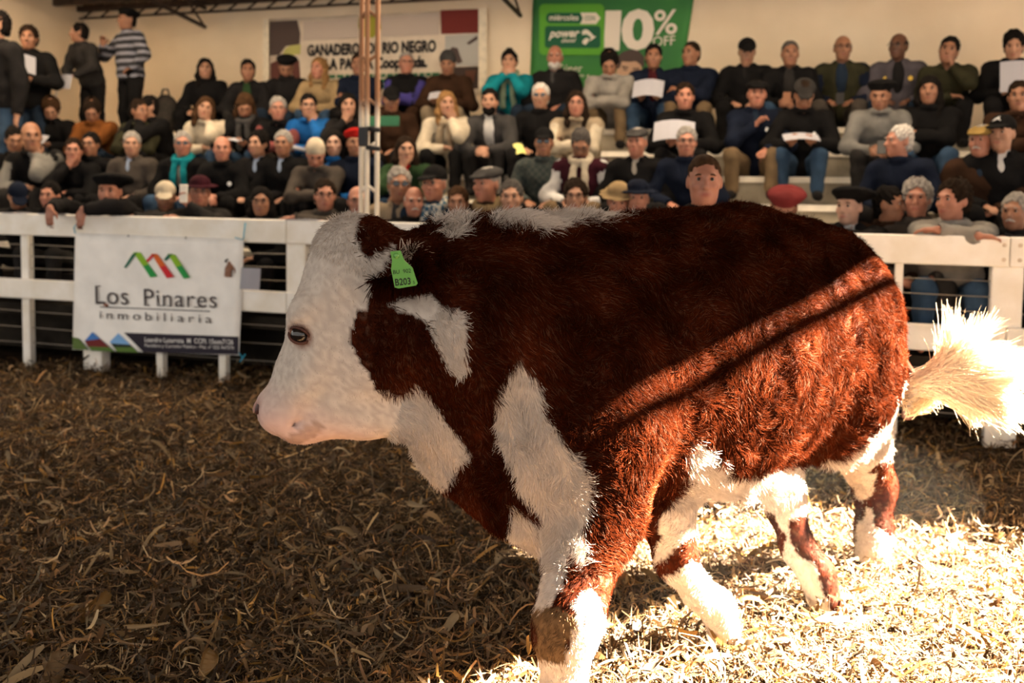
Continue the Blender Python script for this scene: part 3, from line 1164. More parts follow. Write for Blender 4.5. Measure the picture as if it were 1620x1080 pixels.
def bull_field(vox=0.011):
    f = Field(np.arange(-0.85, 1.75, vox), np.arange(1.75, 4.35, vox), np.arange(-0.02, 1.5, vox))
    A = BODY_AX
    # trunk
    f.ell(bl(0.98, 0.0, 0.865), (0.68, 0.385, 0.43), A, 0.02)
    f.ell(bl(0.42, 0.0, 0.875), (0.46, 0.315, 0.405), A, 0.12)
    f.ell(bl(1.50, 0.0, 0.94), (0.44, 0.345, 0.345), tilt(A, 1, 7), 0.14)
    f.ell(bl(1.62, 0.14, 0.78), (0.27, 0.20, 0.34), A, 0.10)
    f.ell(bl(1.62, -0.14, 0.83), (0.25, 0.19, 0.32), A, 0.10)
    f.cone(bl(0.45, 0, 1.165), bl(1.25, 0, 1.195), 0.10, 0.11, 0.10)
    f.cone(bl(1.25, 0, 1.195), bl(1.72, 0, 1.07), 0.11, 0.09, 0.10)
    # shoulder and forearm, left (near) side
    f.ell(bl(0.30, 0.21, 0.80), (0.22, 0.13, 0.33), tilt(A, 1, 14), 0.10)
    f.ell(bl(0.26, -0.21, 0.80), (0.22, 0.13, 0.33), tilt(A, 1, 14), 0.10)
    # brisket and dewlap
    f.ell(bl(0.26, 0.03, 0.66), (0.20, 0.15, 0.18), A, 0.10)
    f.cone(at(842, 800, 2.50), at(862, 826, 2.52), 0.075, 0.07, 0.08)
    # neck
    n0 = hd(0.17, 0.24)
    f.chain([at(655, 505, 2.44), at(745, 505, 2.47), bl(0.30, -0.02, 0.95)], [0.165, 0.205, 0.30], 0.10)
    f.chain([at(640, 452, 2.46), at(715, 428, 2.48), at(820, 414, 2.56), bl(0.55, 0, 1.17)], [0.095, 0.10, 0.10, 0.10], 0.08)
    f.chain([at(648, 618, 2.43), at(730, 640, 2.45), at(812, 725, 2.46), at(848, 795, 2.48)], [0.070, 0.080, 0.085, 0.075], 0.07)
    # head
    f.ell(hd(0.09, 0.085), (0.15, 0.125, 0.108), HEAD_AX, 0.05)
    f.chain([hd(0.06, 0.055), hd(0.22, 0.055), hd(0.36, 0.062), hd(0.455, 0.05)], [0.092, 0.088, 0.076, 0.066], 0.04)
    f.ell(hd(0.468, 0.045), (0.058, 0.078, 0.082), HEAD_AX, 0.03)
    f.ell(hd(0.24, 0.175), (0.17, 0.125, 0.098), tilt(HEAD_AX, 2, -20), 0.05)
    f.chain([hd(0.27, 0.225), hd(0.40, 0.150), hd(0.468, 0.108)], [0.075, 0.058, 0.046], 0.04)
    f.ell(hd(0.49, 0.082), (0.035, 0.042, 0.058), HEAD_AX, 0.025)
    f.chain([at(500, 660, 2.42), at(580, 656, 2.42), at(655, 650, 2.43), at(735, 690, 2.45)], [0.040, 0.050, 0.055, 0.06], 0.05)
    for sg in (-1, 1):
        f.ell(hd(0.205, 0.005, 0.082 * sg), (0.055, 0.035, 0.036), HEAD_AX, 0.03)     # brow
        f.ell(hd(0.315, 0.075, 0.070 * sg), (0.09, 0.028, 0.022), HEAD_AX, 0.04)      # cheek bone
        f.ell(hd(0.252, 0.020, 0.112 * sg), (0.030, 0.020, 0.022), HEAD_AX, 0.014, cut=True)
        f.ell(hd(0.484, -0.016, 0.042 * sg), (0.024, 0.014, 0.022), tilt(HEAD_AX, 2, 25), 0.008, cut=True)
        f.cone(hd(0.528, 0.055, 0.03 * sg), hd(0.45, 0.098, 0.068 * sg), 0.008, 0.008, 0.012, cut=True)
    f.ell(hd(0.015, 0.055), (0.055, 0.085, 0.075), HEAD_AX, 0.05)         # poll
    # legs: knee, fetlock and hoof points follow the walking pose
    kA, fA, gA = at(893, 1000, 2.34), None, None
    gA = np.array((kA[0] - 0.02, kA[1] - 0.03, 0.0))
    f.chain([bl(0.34, 0.22, 0.78), bl(0.33, 0.21, 0.56), kA + (0.012, 0, 0.05), kA, kA * 0.45 + gA * 0.55 + (0.01, 0, 0), gA + (-0.01, 0, 0.10), gA + (-0.03, -0.02, 0.06)],
            [0.17, 0.125, 0.074, 0.068, 0.048, 0.054, 0.056], 0.05)
    kB = at(1070, 885, 2.92)
    gB = at(1140, 1010, 2.98)
    gB[2] = 0.0
    f.chain([bl(0.36, -0.16, 0.66), kB + (-0.04, 0, 0.16), kB, kB * 0.5 + gB * 0.5 + (0, 0, 0.02), gB + (-0.015, 0, 0.10), gB + (0.01, -0.01, 0.02)],
            [0.14, 0.085, 0.058, 0.041, 0.045, 0.050], 0.05)
    hC = at(1240, 792, 3.36)
    gC = at(1296, 950, 3.26)
    gC[2] = 0.0
    f.chain([bl(1.42, -0.12, 0.72), at(1226, 728, 3.42), hC, hC * 0.5 + gC * 0.5 + (-0.012, 0, 0.01), gC + (-0.01, 0, 0.10), gC + (0.01, -0.02, 0.02)],
            [0.17, 0.090, 0.066, 0.050, 0.052, 0.058], 0.05)
    hD = at(1383, 768, 3.70)
    gD = at(1385, 885, 3.66)
    gD[2] = 0.0
    f.chain([bl(1.66, 0.14, 0.76), bl(1.72, 0.13, 0.60), hD, hD * 0.5 + gD * 0.5 + (-0.005, 0, 0), gD + (-0.01, 0, 0.10), gD + (-0.03, -0.03, 0.05)],
            [0.19, 0.135, 0.075, 0.055, 0.058, 0.058], 0.05)
    # sheath
    f.cone(bl(0.85, 0.04, 0.50), at(1258, 772, 3.0), 0.06, 0.024, 0.06)
    return f, (gA, gB, gC, gD)


_f, HOOVES = bull_field()
BV, BF = _f.mesh()
del _f
BV = relax(BV, BF, 2, 0.5)
BN = vnormals(BV, BF)

# coat pattern, in photo pixels laid on the near side
WHITE = [
    [(370, 300), (555, 300), (572, 350), (566, 385), (572, 404), (598, 402), (620, 385), (600, 430), (588, 462), (583, 488), (566, 490), (561, 530), (573, 578), (598, 613), (635, 627), (665, 612), (698, 655), (748, 722), (700, 770), (370, 770)],
    [(606, 486), (640, 470), (682, 466), (702, 488), (730, 491), (735, 550), (738, 584), (722, 594), (702, 580), (690, 545), (675, 512), (650, 497)],
    [(682, 330), (745, 330), (728, 374), (706, 380)],
    [(760, 320), (1015, 320), (1012, 339), (930, 347), (890, 358), (850, 362), (800, 359), (770, 352)],
    [(826, 566), (856, 612), (862, 652), (892, 692), (906, 712), (919, 745), (937, 768), (935, 800), (922, 832), (930, 900), (916, 907), (903, 880), (892, 927), (872, 962), (840, 970), (860, 890), (800, 850), (800, 800), (815, 806), (848, 836), (852, 820), (824, 780), (803, 734), (788, 692), (786, 650), (794, 606)],
    [(1098, 700), (1127, 716), (1150, 742), (1200, 748), (1290, 741), (1350, 712), (1402, 668), (1434, 600), (1470, 600), (1450, 660), (1404, 728), (1340, 770), (1260, 820), (1190, 800), (1120, 830), (1030, 900), (1048, 830), (1076, 775), (1090, 722)],
    [(830, 1044), (1010, 1010), (1010, 1300), (780, 1300)],
    [(906, 952), (930, 930), (965, 985), (985, 1100), (880, 1100), (905, 1040)],
    [(1040, 925), (1100, 885), (1180, 960), (1180, 1100), (1080, 1100)],
    [(1226, 770), (1258, 775), (1250, 830), (1244, 850), (1290, 905), (1330, 1000), (1230, 1000), (1236, 880), (1243, 850), (1232, 812)],
    [(1352, 752), (1388, 750), (1386, 782), (1355, 786)],
    [(1358, 830), (1372, 798), (1384, 800), (1384, 832), (1420, 850), (1430, 1000), (1330, 1000), (1352, 850)],
]
BROWN_SPOT = [[(574, 372), (588, 356), (614, 372), (606, 398), (586, 404), (573, 397)]]
KNEE = [[(840, 966), (902, 966), (906, 1000), (896, 1046), (845, 1050)]]


def coat_masks(P, jit=0.0):
    px = project(P) + noise3(P, 45.0, 31)[:, :2] * 3.5 + noise3(P, 16.0, 33)[:, :2] * 3.0
    if jit:
        px = px + RNG.normal(0, jit, px.shape)
    w = np.zeros(len(P), bool)
    for p in WHITE:
        w |= in_poly(px, p)
    for p in BROWN_SPOT:
        w &= ~in_poly(px, p)
    knee = np.zeros(len(P), bool)
    for p in KNEE:
        knee |= in_poly(px, p)
    # the photo's outline on the far side of the head is all white as well
    h = (P - H0P) @ HEAD_AX.T
    return w, knee, h


C_BROWN = np.array((0.028, 0.0052, 0.0016))
C_WHITE = np.array((0.475, 0.41, 0.355))


def coat_color(P, jit, n_rand):
    w, knee, h = coat_masks(P, jit)
    r = RNG.random((len(P), 1))
    pale = (RNG.random((len(P), 1)) < 0.10) * 1.0  # scattered paler strands put highlight sparkle into the coat colour
    tufts = np.exp(0.35 * noise3(P, 30.0, 41)[:, :1])
    col = np.where(w[:, None], C_WHITE * (0.82 + 0.3 * r), (C_BROWN * (0.5 + 0.95 * r) + pale * np.array((0.035, 0.020, 0.013))) * tufts)
    kn = np.array((0.10, 0.06, 0.03)) * (0.6 + 0.9 * r)
    col = np.where(knee[:, None] & (P[:, 2:3] < 0.62), kn, col)
    face = w & (h[:, 0] > -0.05) & (h[:, 1] < 0.30) & (np.abs(h[:, 2]) < 0.2)
    # pinkish bare skin at muzzle, dark rims at eye
    pink = np.clip((h[:, 0] - 0.38) / 0.1, 0, 1)[:, None] * face[:, None]
    col = col * (1 - 0.6 * pink) + np.array((0.62, 0.38, 0.33)) * 0.6 * pink
    de = np.sqrt(((h[:, 0] - 0.256) / 0.95) ** 2 + ((h[:, 1] - 0.022) / 1.1) ** 2)
    rim = np.clip(1 - (de - 0.024) / 0.012, 0, 1)[:, None] * (np.abs(h[:, 2]) > 0.05)[:, None] * face[:, None]
    col = col * (1 - 0.9 * rim) + np.array((0.16, 0.055, 0.03)) * 0.9 * rim
    n1 = np.clip(1 - np.sqrt(((h[:, 0] - 0.482) / 1.2) ** 2 + (h[:, 1] + 0.014) ** 2 + (np.abs(h[:, 2]) - 0.040) ** 2) / 0.034, 0, 1)[:, None] * face[:, None]
    col = col * (1 - 0.8 * n1) + np.array((0.16, 0.05, 0.04)) * 0.8 * n1
    pj = project(P)
    mouth = in_poly(pj, [(440, 702), (466, 684), (484, 674), (505, 664), (514, 674), (502, 690), (470, 704)])
    col = np.where((mouth & face)[:, None], col * 0.55 + np.array((0.22, 0.11, 0.055)) * 0.45 * (0.6 + 0.8 * r), col)
    return col, w, face, h


bull_mat = attr_mat('bull_hide', 'coat', rough=0.75, spec=0.02)
hair_mat = attr_mat('bull_hair', 'coat', rough=0.5, spec=0.0)
bv_col, bv_w, bv_face, bv_h = coat_color(BV, 0.0, 1)
bull_origin = np.array((*(BO + BB * 0.85), 0.0))
bull_me = mesh_np('bull', BV - bull_origin, BF)
point_color(bull_me, 'coat', bv_col * 0.9)
bull = link('bull', bull_me, None, bull_mat, tuple(bull_origin))
tag(bull, 'reddish-brown bull with white face walking over the straw', 'bull')


def sample_surface(V, F, n, weight=None):
    T = np.concatenate([F[:, [0, 1, 2]], F[:, [0, 2, 3]]])
    a, b, c = V[T[:, 0]], V[T[:, 1]], V[T[:, 2]]
    area = np.linalg.norm(np.cross(b - a, c - a), axis=1)
    if weight is not None:
        area = area * weight[T].mean(1)
    p = area / area.sum()
    i = RNG.choice(len(T), n, p=p)
    r1 = np.sqrt(RNG.random(n))[:, None]
    r2 = RNG.random(n)[:, None]
    w = np.concatenate([1 - r1, r1 * (1 - r2), r1 * r2], 1)
    return T[i], w


def hair_object(name, P, C, R, parent, material, origin=(0, 0, 0)):
    """P (n,m,3) strand points, C (n,3) colours, R (n,m) radii"""
    n, m = P.shape[:2]
    hc = bpy.data.hair_curves.new(name)
    hc.add_curves([m] * n)
    hc.attributes['position'].data.foreach_set('vector', (P - np.asarray(origin)).astype(np.float32).ravel())
    ra = hc.attributes.get('radius') or hc.attributes.new('radius', 'FLOAT', 'POINT')
    ra.data.foreach_set('value', R.astype(np.float32).ravel())
    ca = hc.attributes.new('coat', 'FLOAT_COLOR', 'CURVE')
    ca.data.foreach_set('color', np.concatenate([C, np.ones((n, 1))], 1).astype(np.float32).ravel())
    return link(name, hc, parent, material)


def make_fur(n=330000):
    near = np.clip((BN @ np.array((0.25, -0.95, 0.2))) * 2 + 1.1, 0.12, 1.0)
    near = near * np.where(BV[:, 2] < 0.05, 0.2, 1.0)
    T, w = sample_surface(BV, BF, n, near)
    root = (BV[T] * w[:, :, None]).sum(1)
    nor = (BN[T] * w[:, :, None]).sum(1)
    nor /= np.linalg.norm(nor, axis=1)[:, None]
    col, wh, face, h = coat_color(root, 3.5, 1)
    eye = (np.sqrt((h[:, 0] - 0.255) ** 2 + (h[:, 1] - 0.02) ** 2) < 0.026) & (np.abs(h[:, 2]) > 0.05)
    px = project(root)
    # comb: back and down along the body, down on the legs, along the face to the muzzle
    comb = np.tile(np.array((BB[0], BB[1], -0.9)), (n, 1))
    isleg = root[:, 2] < 0.45
    comb[isleg] = (0.1, 0, -1)
    hf = np.clip((620 - px[:, 0]) / 60, 0, 1)[:, None] * (root[:, 0] < 0.1)[:, None]
    comb = comb * (1 - hf) + (e1 * 0.75 + e2 * 0.5) * hf
    comb /= np.linalg.norm(comb, axis=1)[:, None]
    comb = comb - nor * (comb * nor).sum(1)[:, None]
    clump = noise3(root, 26.0, 3) + 0.6 * noise3(root, 70.0, 5)
    clump = clump - nor * (clump * nor).sum(1)[:, None]
    L = np.full(n, 0.027)
    L[wh] = 0.026
    L = np.where(px[:, 0] < 760, 0.020, L)
    L = np.where(face | (hf[:, 0] > 0.5), 0.008, L)
    poll = (h[:, 0] < 0.06) & (h[:, 1] < 0.16) & (np.abs(h[:, 2]) < 0.13)
    L = np.where(poll, 0.016, L)
    belly = (nor[:, 2] < -0.45) & (root[:, 2] > 0.38) & (px[:, 0] > 1000)
    L = np.where(belly, 0.045, L)
    L = np.where(isleg, 0.014, L)
    L = np.where((px[:, 1] < 372) & (px[:, 0] > 680) & (px[:, 0] < 1000), 0.034, L)
    L = np.where((h[:, 0] > 0.42) & face, 0.005, L)
    L = np.where(eye, 0.001, L)
    L = L * (0.55 + 0.75 * RNG.random(n))
    lift = np.where(face, 0.15, 0.5)
    lift = np.where(poll, 0.5, lift)
    lift = np.where(isleg, 0.25, lift)
    m = 4
    ts = np.linspace(0, 1, m)
    jit = RNG.normal(0, 0.22, (n, 3))
    P = np.zeros((n, m, 3))
    cl = np.where(face, 0.08, np.where(px[:, 0] > 980, 0.75, 0.45))[:, None]
    d0 = nor * lift[:, None] + comb * 0.75 + clump * cl * 0.6 + jit * 0.6
    d0 /= np.linalg.norm(d0, axis=1)[:, None]
    d1 = nor * (lift * 0.45)[:, None] + comb * 0.9 + clump * cl * 1.3 + jit + np.array((0, 0, -0.15))
    d1 /= np.linalg.norm(d1, axis=1)[:, None]
    P[:, 0] = root - nor * 0.002
    for i in range(1, m):
        t = ts[i]
        d = d0 * (1 - t) + d1 * t
        P[:, i] = P[:, i - 1] + d * (L / (m - 1))[:, None]
    rad = np.where(face, 0.00045, 0.00055)[:, None] * np.array((1.0, 0.95, 0.75, 0.25))[None]
    return hair_object('coat_hair', P, col, rad, bull, hair_mat, bull_origin)


coat = make_fur()
coat['kind'] = 'stuff'

# eye
eye_w = mat('bull_eye', (0.010, 0.007, 0.006), 0.12, 0.5)
for sg in (1, -1):
    m_ = MB()
    prof = [(0.0215 * math.sin(a), -0.0215 * math.cos(a)) for a in np.linspace(0.001, math.pi - 0.001, 12)]
    m_.lathe(prof, 16)
    o = m_.build('eye', eye_w, bull, True, tuple(hd(0.254, 0.021, 0.0905 * sg) - bull_origin))
# eyelids: two brown rims round the near and far eye
lid_mat = mat('bull_eyelid', (0.06, 0.02, 0.012), 0.6, 0.3, noise=0.2)
for sg in (1, -1):
    for up in (1, -1):
        m_ = MB()
        pts = []
        for a in np.linspace(-1.35, 1.35, 9):
            pts.append(hd(0.254, 0.021, 0.0) + e1 * (math.cos(a) * 0.0175 * -up) + e2 * (math.sin(a) * 0.026) + e3 * sg * (0.1075 - 0.012 * abs(math.sin(a)) ** 2) - bull_origin)
        m_.tube(pts, [0.0015] + [0.0036] * 7 + [0.0015], 6)
        m_.build('eyelid', lid_mat, bull, True)


# nostril and mouth line lie on the hide where the sight lines meet it
from mathutils.bvhtree import BVHTree
bull_bvh = BVHTree.FromPolygons([tuple(v) for v in BV], [tuple(int(i) for i in q) for q in BF])


def on_bull(px, py):
    p, n, i, d = bull_bvh.ray_cast(Vector(CAM_P), Vector(ray(px, py)).normalized())
    return (np.array(p), np.array(n)) if p is not None else (at(px, py, 2.4), np.array((0, -1.0, 0)))


nose_m = mat('nostril_skin', (0.045, 0.014, 0.012), 0.5, 0.3)
p_, n_ = on_bull(409, 645)
nm_ = frame(p_ - bull_origin, e1, np.cross(n_, e1)) @ Matrix.Diagonal((0.018, 0.0095, 0.006, 1))
m_ = MB()
m_.lathe([(math.sin(a), -math.cos(a)) for a in np.linspace(0.001, math.pi - 0.001, 9)], 16, nm_)
m_.build('nostril', nose_m, bull, True)
rim_m = mat('nostril_rim', (0.34, 0.20, 0.17), 0.6, 0.2)
m_ = MB()
m_.tube([nm_ @ Vector((1.35 * math.cos(a), 1.35 * math.sin(a), 0.2)) for a in np.linspace(1.0, 5.6, 10)], [0.001] + [0.004] * 8 + [0.001], 6)
m_.build('nostril_rim', rim_m, bull, True)

# ears: cupped leaves with fringe hair
def make_ear(base, tip, side, wid, up):
    n, k = 9, 7
    base, tip, side, up = map(np.asarray, (base, tip, side, up))
    V = []
    for i in range(n):
        t = i / (n - 1)
        w = wid * (math.sin(math.pi * min(1, 0.22 + 0.78 * t)) ** 0.75) * (1 - 0.15 * t)
        c = base + (tip - base) * t + up * (0.018 * math.sin(math.pi * t))
        for j in range(k):
            a = (j / (k - 1) - 0.5) * 2
            V.append(c + side * (a * w) + up * (-0.035 * (1 - a * a) * (1 - 0.5 * t)))
    nv = len(V)
    th = 0.006
    V = V + [v - up * th for v in V]
    F = []
    for i in range(n - 1):
        for j in range(k - 1):
            a = i * k + j
            F.append((a, a + 1, a + k + 1, a + k))
            F.append((nv + a, nv + a + k, nv + a + k + 1, nv + a + 1))
    rim = [i * k for i in range(n)] + [(n - 1) * k + j for j in range(1, k)] + [i * k + k - 1 for i in range(n - 2, -1, -1)]
    for a, b in zip(rim[:-1], rim[1:]):
        F.append((a, b, nv + b, nv + a))
    F.append((rim[-1], rim[0], nv + rim[0], nv + rim[-1]))
    return np.array(V), np.array(F)


EAR_BASE = hd(0.025, 0.145, 0.085)
EAR_TIP = at(672, 438, 2.18)
for nm, base, tip, sd in (('ear', EAR_BASE, EAR_TIP, 1), ('ear', hd(0.025, 0.145, -0.085), hd(0.05, 0.26, -0.23), -1)):
    ax = (np.asarray(tip) - base)
    ax /= np.linalg.norm(ax)
    upv = np.array((-0.15, -0.75 * sd, 0.55))
    upv -= ax * upv.dot(ax)
    upv /= np.linalg.norm(upv)
    sv = np.cross(ax, upv)
    Ve, Fe = make_ear(base, tip, sv, 0.056, upv)
    me = mesh_np(nm, Ve - bull_origin, Fe)
    point_color(me, 'coat', np.tile(C_BROWN * 0.6, (len(Ve), 1)))
    ear = link(nm, me, bull, bull_mat)
    ne = 5200 if sd > 0 else 900
    T, w = sample_surface(Ve, Fe, ne)
    Ne = vnormals(Ve, Fe)
    root = (Ve[T] * w[:, :, None]).sum(1)
    nor = (Ne[T] * w[:, :, None]).sum(1)
    nor /= np.maximum(np.linalg.norm(nor, axis=1), 1e-6)[:, None]
    rel = (root - base) @ ax / np.linalg.norm(np.asarray(tip) - base)
    sp = (root - base) @ sv
    d = ax * 0.8 + nor * 0.55 + sv * (sp / 0.05)[:, None] * 0.6 + RNG.normal(0, 0.25, (ne, 3))
    d /= np.linalg.norm(d, axis=1)[:, None]
    L = 0.026 * (0.6 + 0.8 * RNG.random(ne)) * np.where(np.abs(sp) > 0.04, 1.5, 1.0)
    P = np.stack([root + d * (L * t)[:, None] + np.array((0, 0, -0.008)) * t * t for t in (0, 0.4, 0.75, 1.0)], 1)
    light = (rel < 0.45) & (sp * sd < 0.0) & (RNG.random(ne) < 0.5)
    C = np.where(light[:, None], np.array((0.55, 0.42, 0.33)), C_BROWN * 0.7) * (0.6 + 0.8 * RNG.random((ne, 1)))
    hair_object('ear_hair', P, C, np.tile(np.array((0.0008, 0.00075, 0.0006, 0.0002)), (ne, 1)), ear, hair_mat, bull_origin)['kind'] = 'stuff'
    if sd > 0:
        near_ear = ear

# ear tag hanging in the near ear
tag_mat = mat('ear_tag_green', (0.095, 0.27, 0.055), 0.4, 0.4)
tp = at(627, 404, 2.135)
tM = frame(tp - bull_origin, (1.0, 0.12, 0.10), (-0.09, -0.18, 1.0))
outline = [(-0.012, 0.010), (0.010, 0.010), (0.016, -0.012), (0.032, -0.030), (0.040, -0.066), (0.036, -0.070), (-0.002, -0.073), (-0.010, -0.070), (-0.014, -0.030), (-0.010, -0.010)]
m_ = MB()
n_ = len(outline)
V = [tM @ Vector((x, y, 0.0015)) for x, y in outline] + [tM @ Vector((x, y, -0.0015)) for x, y in outline]
F = [tuple(range(n_))[::-1], tuple(range(n_, 2 * n_))] + [(i, (i + 1) % n_, n_ + (i + 1) % n_, n_ + i) for i in range(n_)]
F[0], F[1] = F[0][::-1], F[1][::-1]
m_.add(V, F)
ear_tag = m_.build('ear_tag', tag_mat, bull)
ear_tag['label'] = 'green plastic ear tag with black number'
m_ = MB()
m_.lathe([(0.0, 0.006), (0.004, 0.0055), (0.0065, 0.003), (0.0065, 0.0015)], 12, tM)
m_.build('tag_button', tag_mat, ear_tag, True)
for body, sz, ox, oy, bd in (('BU  902', 0.0125, -0.011, -0.040, 0.0), ('B203', 0.0215, -0.009, -0.066, 0.0004), ('5', 0.010, 0.030, -0.066, 0)):
    text_obj('tag_number', body, sz, ink, ear_tag, tM @ Matrix.Translation((ox, oy, 0.0019)), xs=0.8 if sz > 0.02 else 0.95, bold=bd, ext=0.0002)

# tail: dock down the rump and a swung white switch
t0 = bl(1.86, 0.02, 1.12)
t2 = at(1437, 655, 3.60)
t3 = at(1450, 612, 3.56)
t4 = at(1490, 590, 3.52)
tail_pts = [t0, bl(1.95, 0.03, 0.98), t2 + (0.012, 0, 0.12), t2, t3, t4]
m_ = MB()
m_.tube([p - bull_origin for p in tail_pts], [0.035, 0.032, 0.028, 0.026, 0.028, 0.02], 10)
tm = m_.mesh('tail', True)
point_color(tm, 'coat', np.array([C_BROWN if i < 40 else C_WHITE for i in range(len(tm.vertices))]))
tail = link('tail', tm, bull, bull_mat)


def tail_switch(n=6500):
    P = np.zeros((n, 7, 3))
    ends = np.array([at(1612, 600, 3.40), at(1590, 660, 3.42), at(1600, 560, 3.46), at(1570, 520, 3.5), at(1508, 492, 3.55), at(1545, 497, 3.55), at(1560, 545, 3.5), at(1610, 640, 3.42), at(1545, 655, 3.45), at(1610, 580, 3.45)])
    pr = np.array((3, 1.6, 1.6, 1.0, 0.45, 0.35, 1.6, 2.2, 0.5, 2.2))
    k = RNG.choice(len(ends), n, p=pr / pr.sum())
    s = RNG.random((n, 1))
    root = t3 + (t4 - t3) * s + RNG.normal(0, 0.016, (n, 3)) + np.array((0, 0, 0.0))
    tip = ends[k] + RNG.normal(0, 0.022, (n, 3))
    tip = root + (tip - root) * (0.60 + 0.50 * RNG.random((n, 1)) ** 1.4)
    mid = root + (tip - root) * 0.45 + np.array((0.02, -0.02, 0.03)) + RNG.normal(0, 0.024, (n, 3))
    hi = (k == 4) | (k == 5)
    mid[hi] = root[hi] + (tip[hi] - root[hi]) * 0.5 + np.array((0.05, 0, -0.02))
    cl = noise3(tip, 40.0, 9) * 0.022
    ts = np.linspace(0, 1, 7)
    for i, t in enumerate(ts):
        P[:, i] = root * (1 - t) ** 2 + mid * 2 * t * (1 - t) + tip * t * t + cl * t * t + RNG.normal(0, 0.002, (n, 3)) * t
    C = np.array((0.86, 0.74, 0.56)) * (0.7 + 0.35 * RNG.random((n, 1)))
    # loose hair hanging under the bend
    n2 = 700
    r2 = t2 + (t4 - t2) * RNG.random((n2, 1)) + RNG.normal(0, 0.012, (n2, 3))
    tip2 = np.array([at(1432, 630, 3.58)]) + RNG.normal(0, 0.02, (n2, 3)) + np.array((0.05, -0.01, 0.0)) * RNG.random((n2, 1)) * 2
    P2 = np.stack([r2 * (1 - t) + tip2 * t + np.array((0.02, 0, -0.03)) * t * (1 - t) for t in ts], 1)
    P = np.concatenate([P, P2])
    C = np.concatenate([C, np.array((0.8, 0.62, 0.40)) * (0.6 + 0.5 * RNG.random((n2, 1)))])
    R = np.tile(np.array((1.0, 1.0, 0.95, 0.9, 0.8, 0.6, 0.25)) * 0.001, (len(P), 1))
    return hair_object('tail_switch', P, C, R, tail, hair_mat, bull_origin)


sw = tail_switch()
sw['kind'] = 'stuff'
sw['label'] = 'bushy white hair at the end of the tail'
# ---------------------------------------------------------------- people: one body field per pose, clothes grown over the same bones
def v3(*a):
    return np.array(a, float)


def unit(a):
    a = np.asarray(a, float)
    return a / max(np.linalg.norm(a), 1e-9)


def ik(S, W, l1, l2, hint):
    d = W - S
    L = np.linalg.norm(d)
    if L > (l1 + l2) * 0.985:
        W = S + d / L * (l1 + l2) * 0.985
        d = W - S
        L = np.linalg.norm(d)
    a = (l1 * l1 - l2 * l2 + L * L) / (2 * L)
    h = math.sqrt(max(l1 * l1 - a * a, 0))
    n = np.asarray(hint, float)
    n = n - d / L * n.dot(d / L)
    return S + d / L * a + unit(n) * h, W


def rot(yaw, pitch, roll_=0.0):
    return np.array((Matrix.Rotation(yaw, 3, 'Z') @ Matrix.Rotation(pitch, 3, 'X') @ Matrix.Rotation(roll_, 3, 'Y')))


class Bones:
    pass


def make_bones(pose, yaw, pitch):
    b = Bones()
    P = POSES[pose]
    lean = math.radians(P.get('lean', 28))
    st = P.get('stand', False)
    hz = 0.92 if st else 0.105
    b.stand = st
    b.hip = v3(0, 0, hz)
    sp_ = v3(0, -math.sin(lean), math.cos(lean))
    b.sp = sp_
    b.belly = b.hip + sp_ * 0.17
    b.chest = b.hip + sp_ * 0.34
    b.nb = b.hip + sp_ * 0.50 + v3(0, 0.0, 0)
    nl = lean * 0.35 + 0.10
    b.neck = b.nb + v3(0, -math.sin(nl), math.cos(nl)) * 0.052
    b.head = b.neck + v3(0, -math.sin(nl) * 0.5 - 0.012, math.cos(nl)) * 0.115 + v3(math.sin(yaw) * 0.015, -0.03 * math.sin(max(pitch, 0)) , -0.02 * math.sin(max(pitch, 0)))
    b.HR = rot(yaw, pitch, P.get('headroll', 0.0))
    b.sh = [b.hip + sp_ * 0.445 + v3(s * 0.178, 0.0, 0) for s in (-1, 1)]
    kw = P.get('kw', 0.14)
    b.legs = []
    for i, s in enumerate((-1, 1)):
        hj = b.hip + v3(s * 0.092, 0, -0.02)
        if st:
            dx = P.get('step', 0.0) * s
            kn = v3(s * 0.105, -0.03 + dx * 0.5, 0.50)
            an = v3(s * 0.11, 0.03 + dx, 0.085)
            ft = v3(s * 0.125, -0.12 + dx, 0.035)
        else:
            kx = s * (kw + 0.02 * (i == 0))
            kn = v3(kx, -0.415, 0.175)
            an = v3(kx * 0.95, -0.40 - 0.03 * s, -0.125)
            ft = v3(kx * 1.05, -0.53 - 0.03 * s, -0.178)
        b.legs.append((hj, kn, an, ft))
    b.arms = []
    for i, s in enumerate((-1, 1)):
        tgt = P['hands'][i]
        where = tgt[0] if isinstance(tgt[0], str) else ''
        if where:
            W = b.head + b.HR @ v3(*{'chin': (s * 0.035, -0.075, -0.165), 'mouth': (s * 0.035, -0.115, -0.145), 'cheek': (s * 0.075, -0.055, -0.145)}[where])
        else:
            W = np.asarray(tgt[0], float).copy()
        hint = np.asarray(tgt[1], float)
        E, W = ik(b.sh[i], W, 0.285, 0.25, hint)
        hdv = unit(tgt[2]) if len(tgt) > 2 and tgt[2] is not None else unit(W - E)
        if where:
            hdv = unit(v3(-s * 0.25, 0.05, 1.0))
        pn = unit(tgt[3]) if len(tgt) > 3 else v3(0, 0, -1)
        b.arms.append((b.sh[i], E, W, hdv, pn, P.get('curl', 0.7), s))
    return b


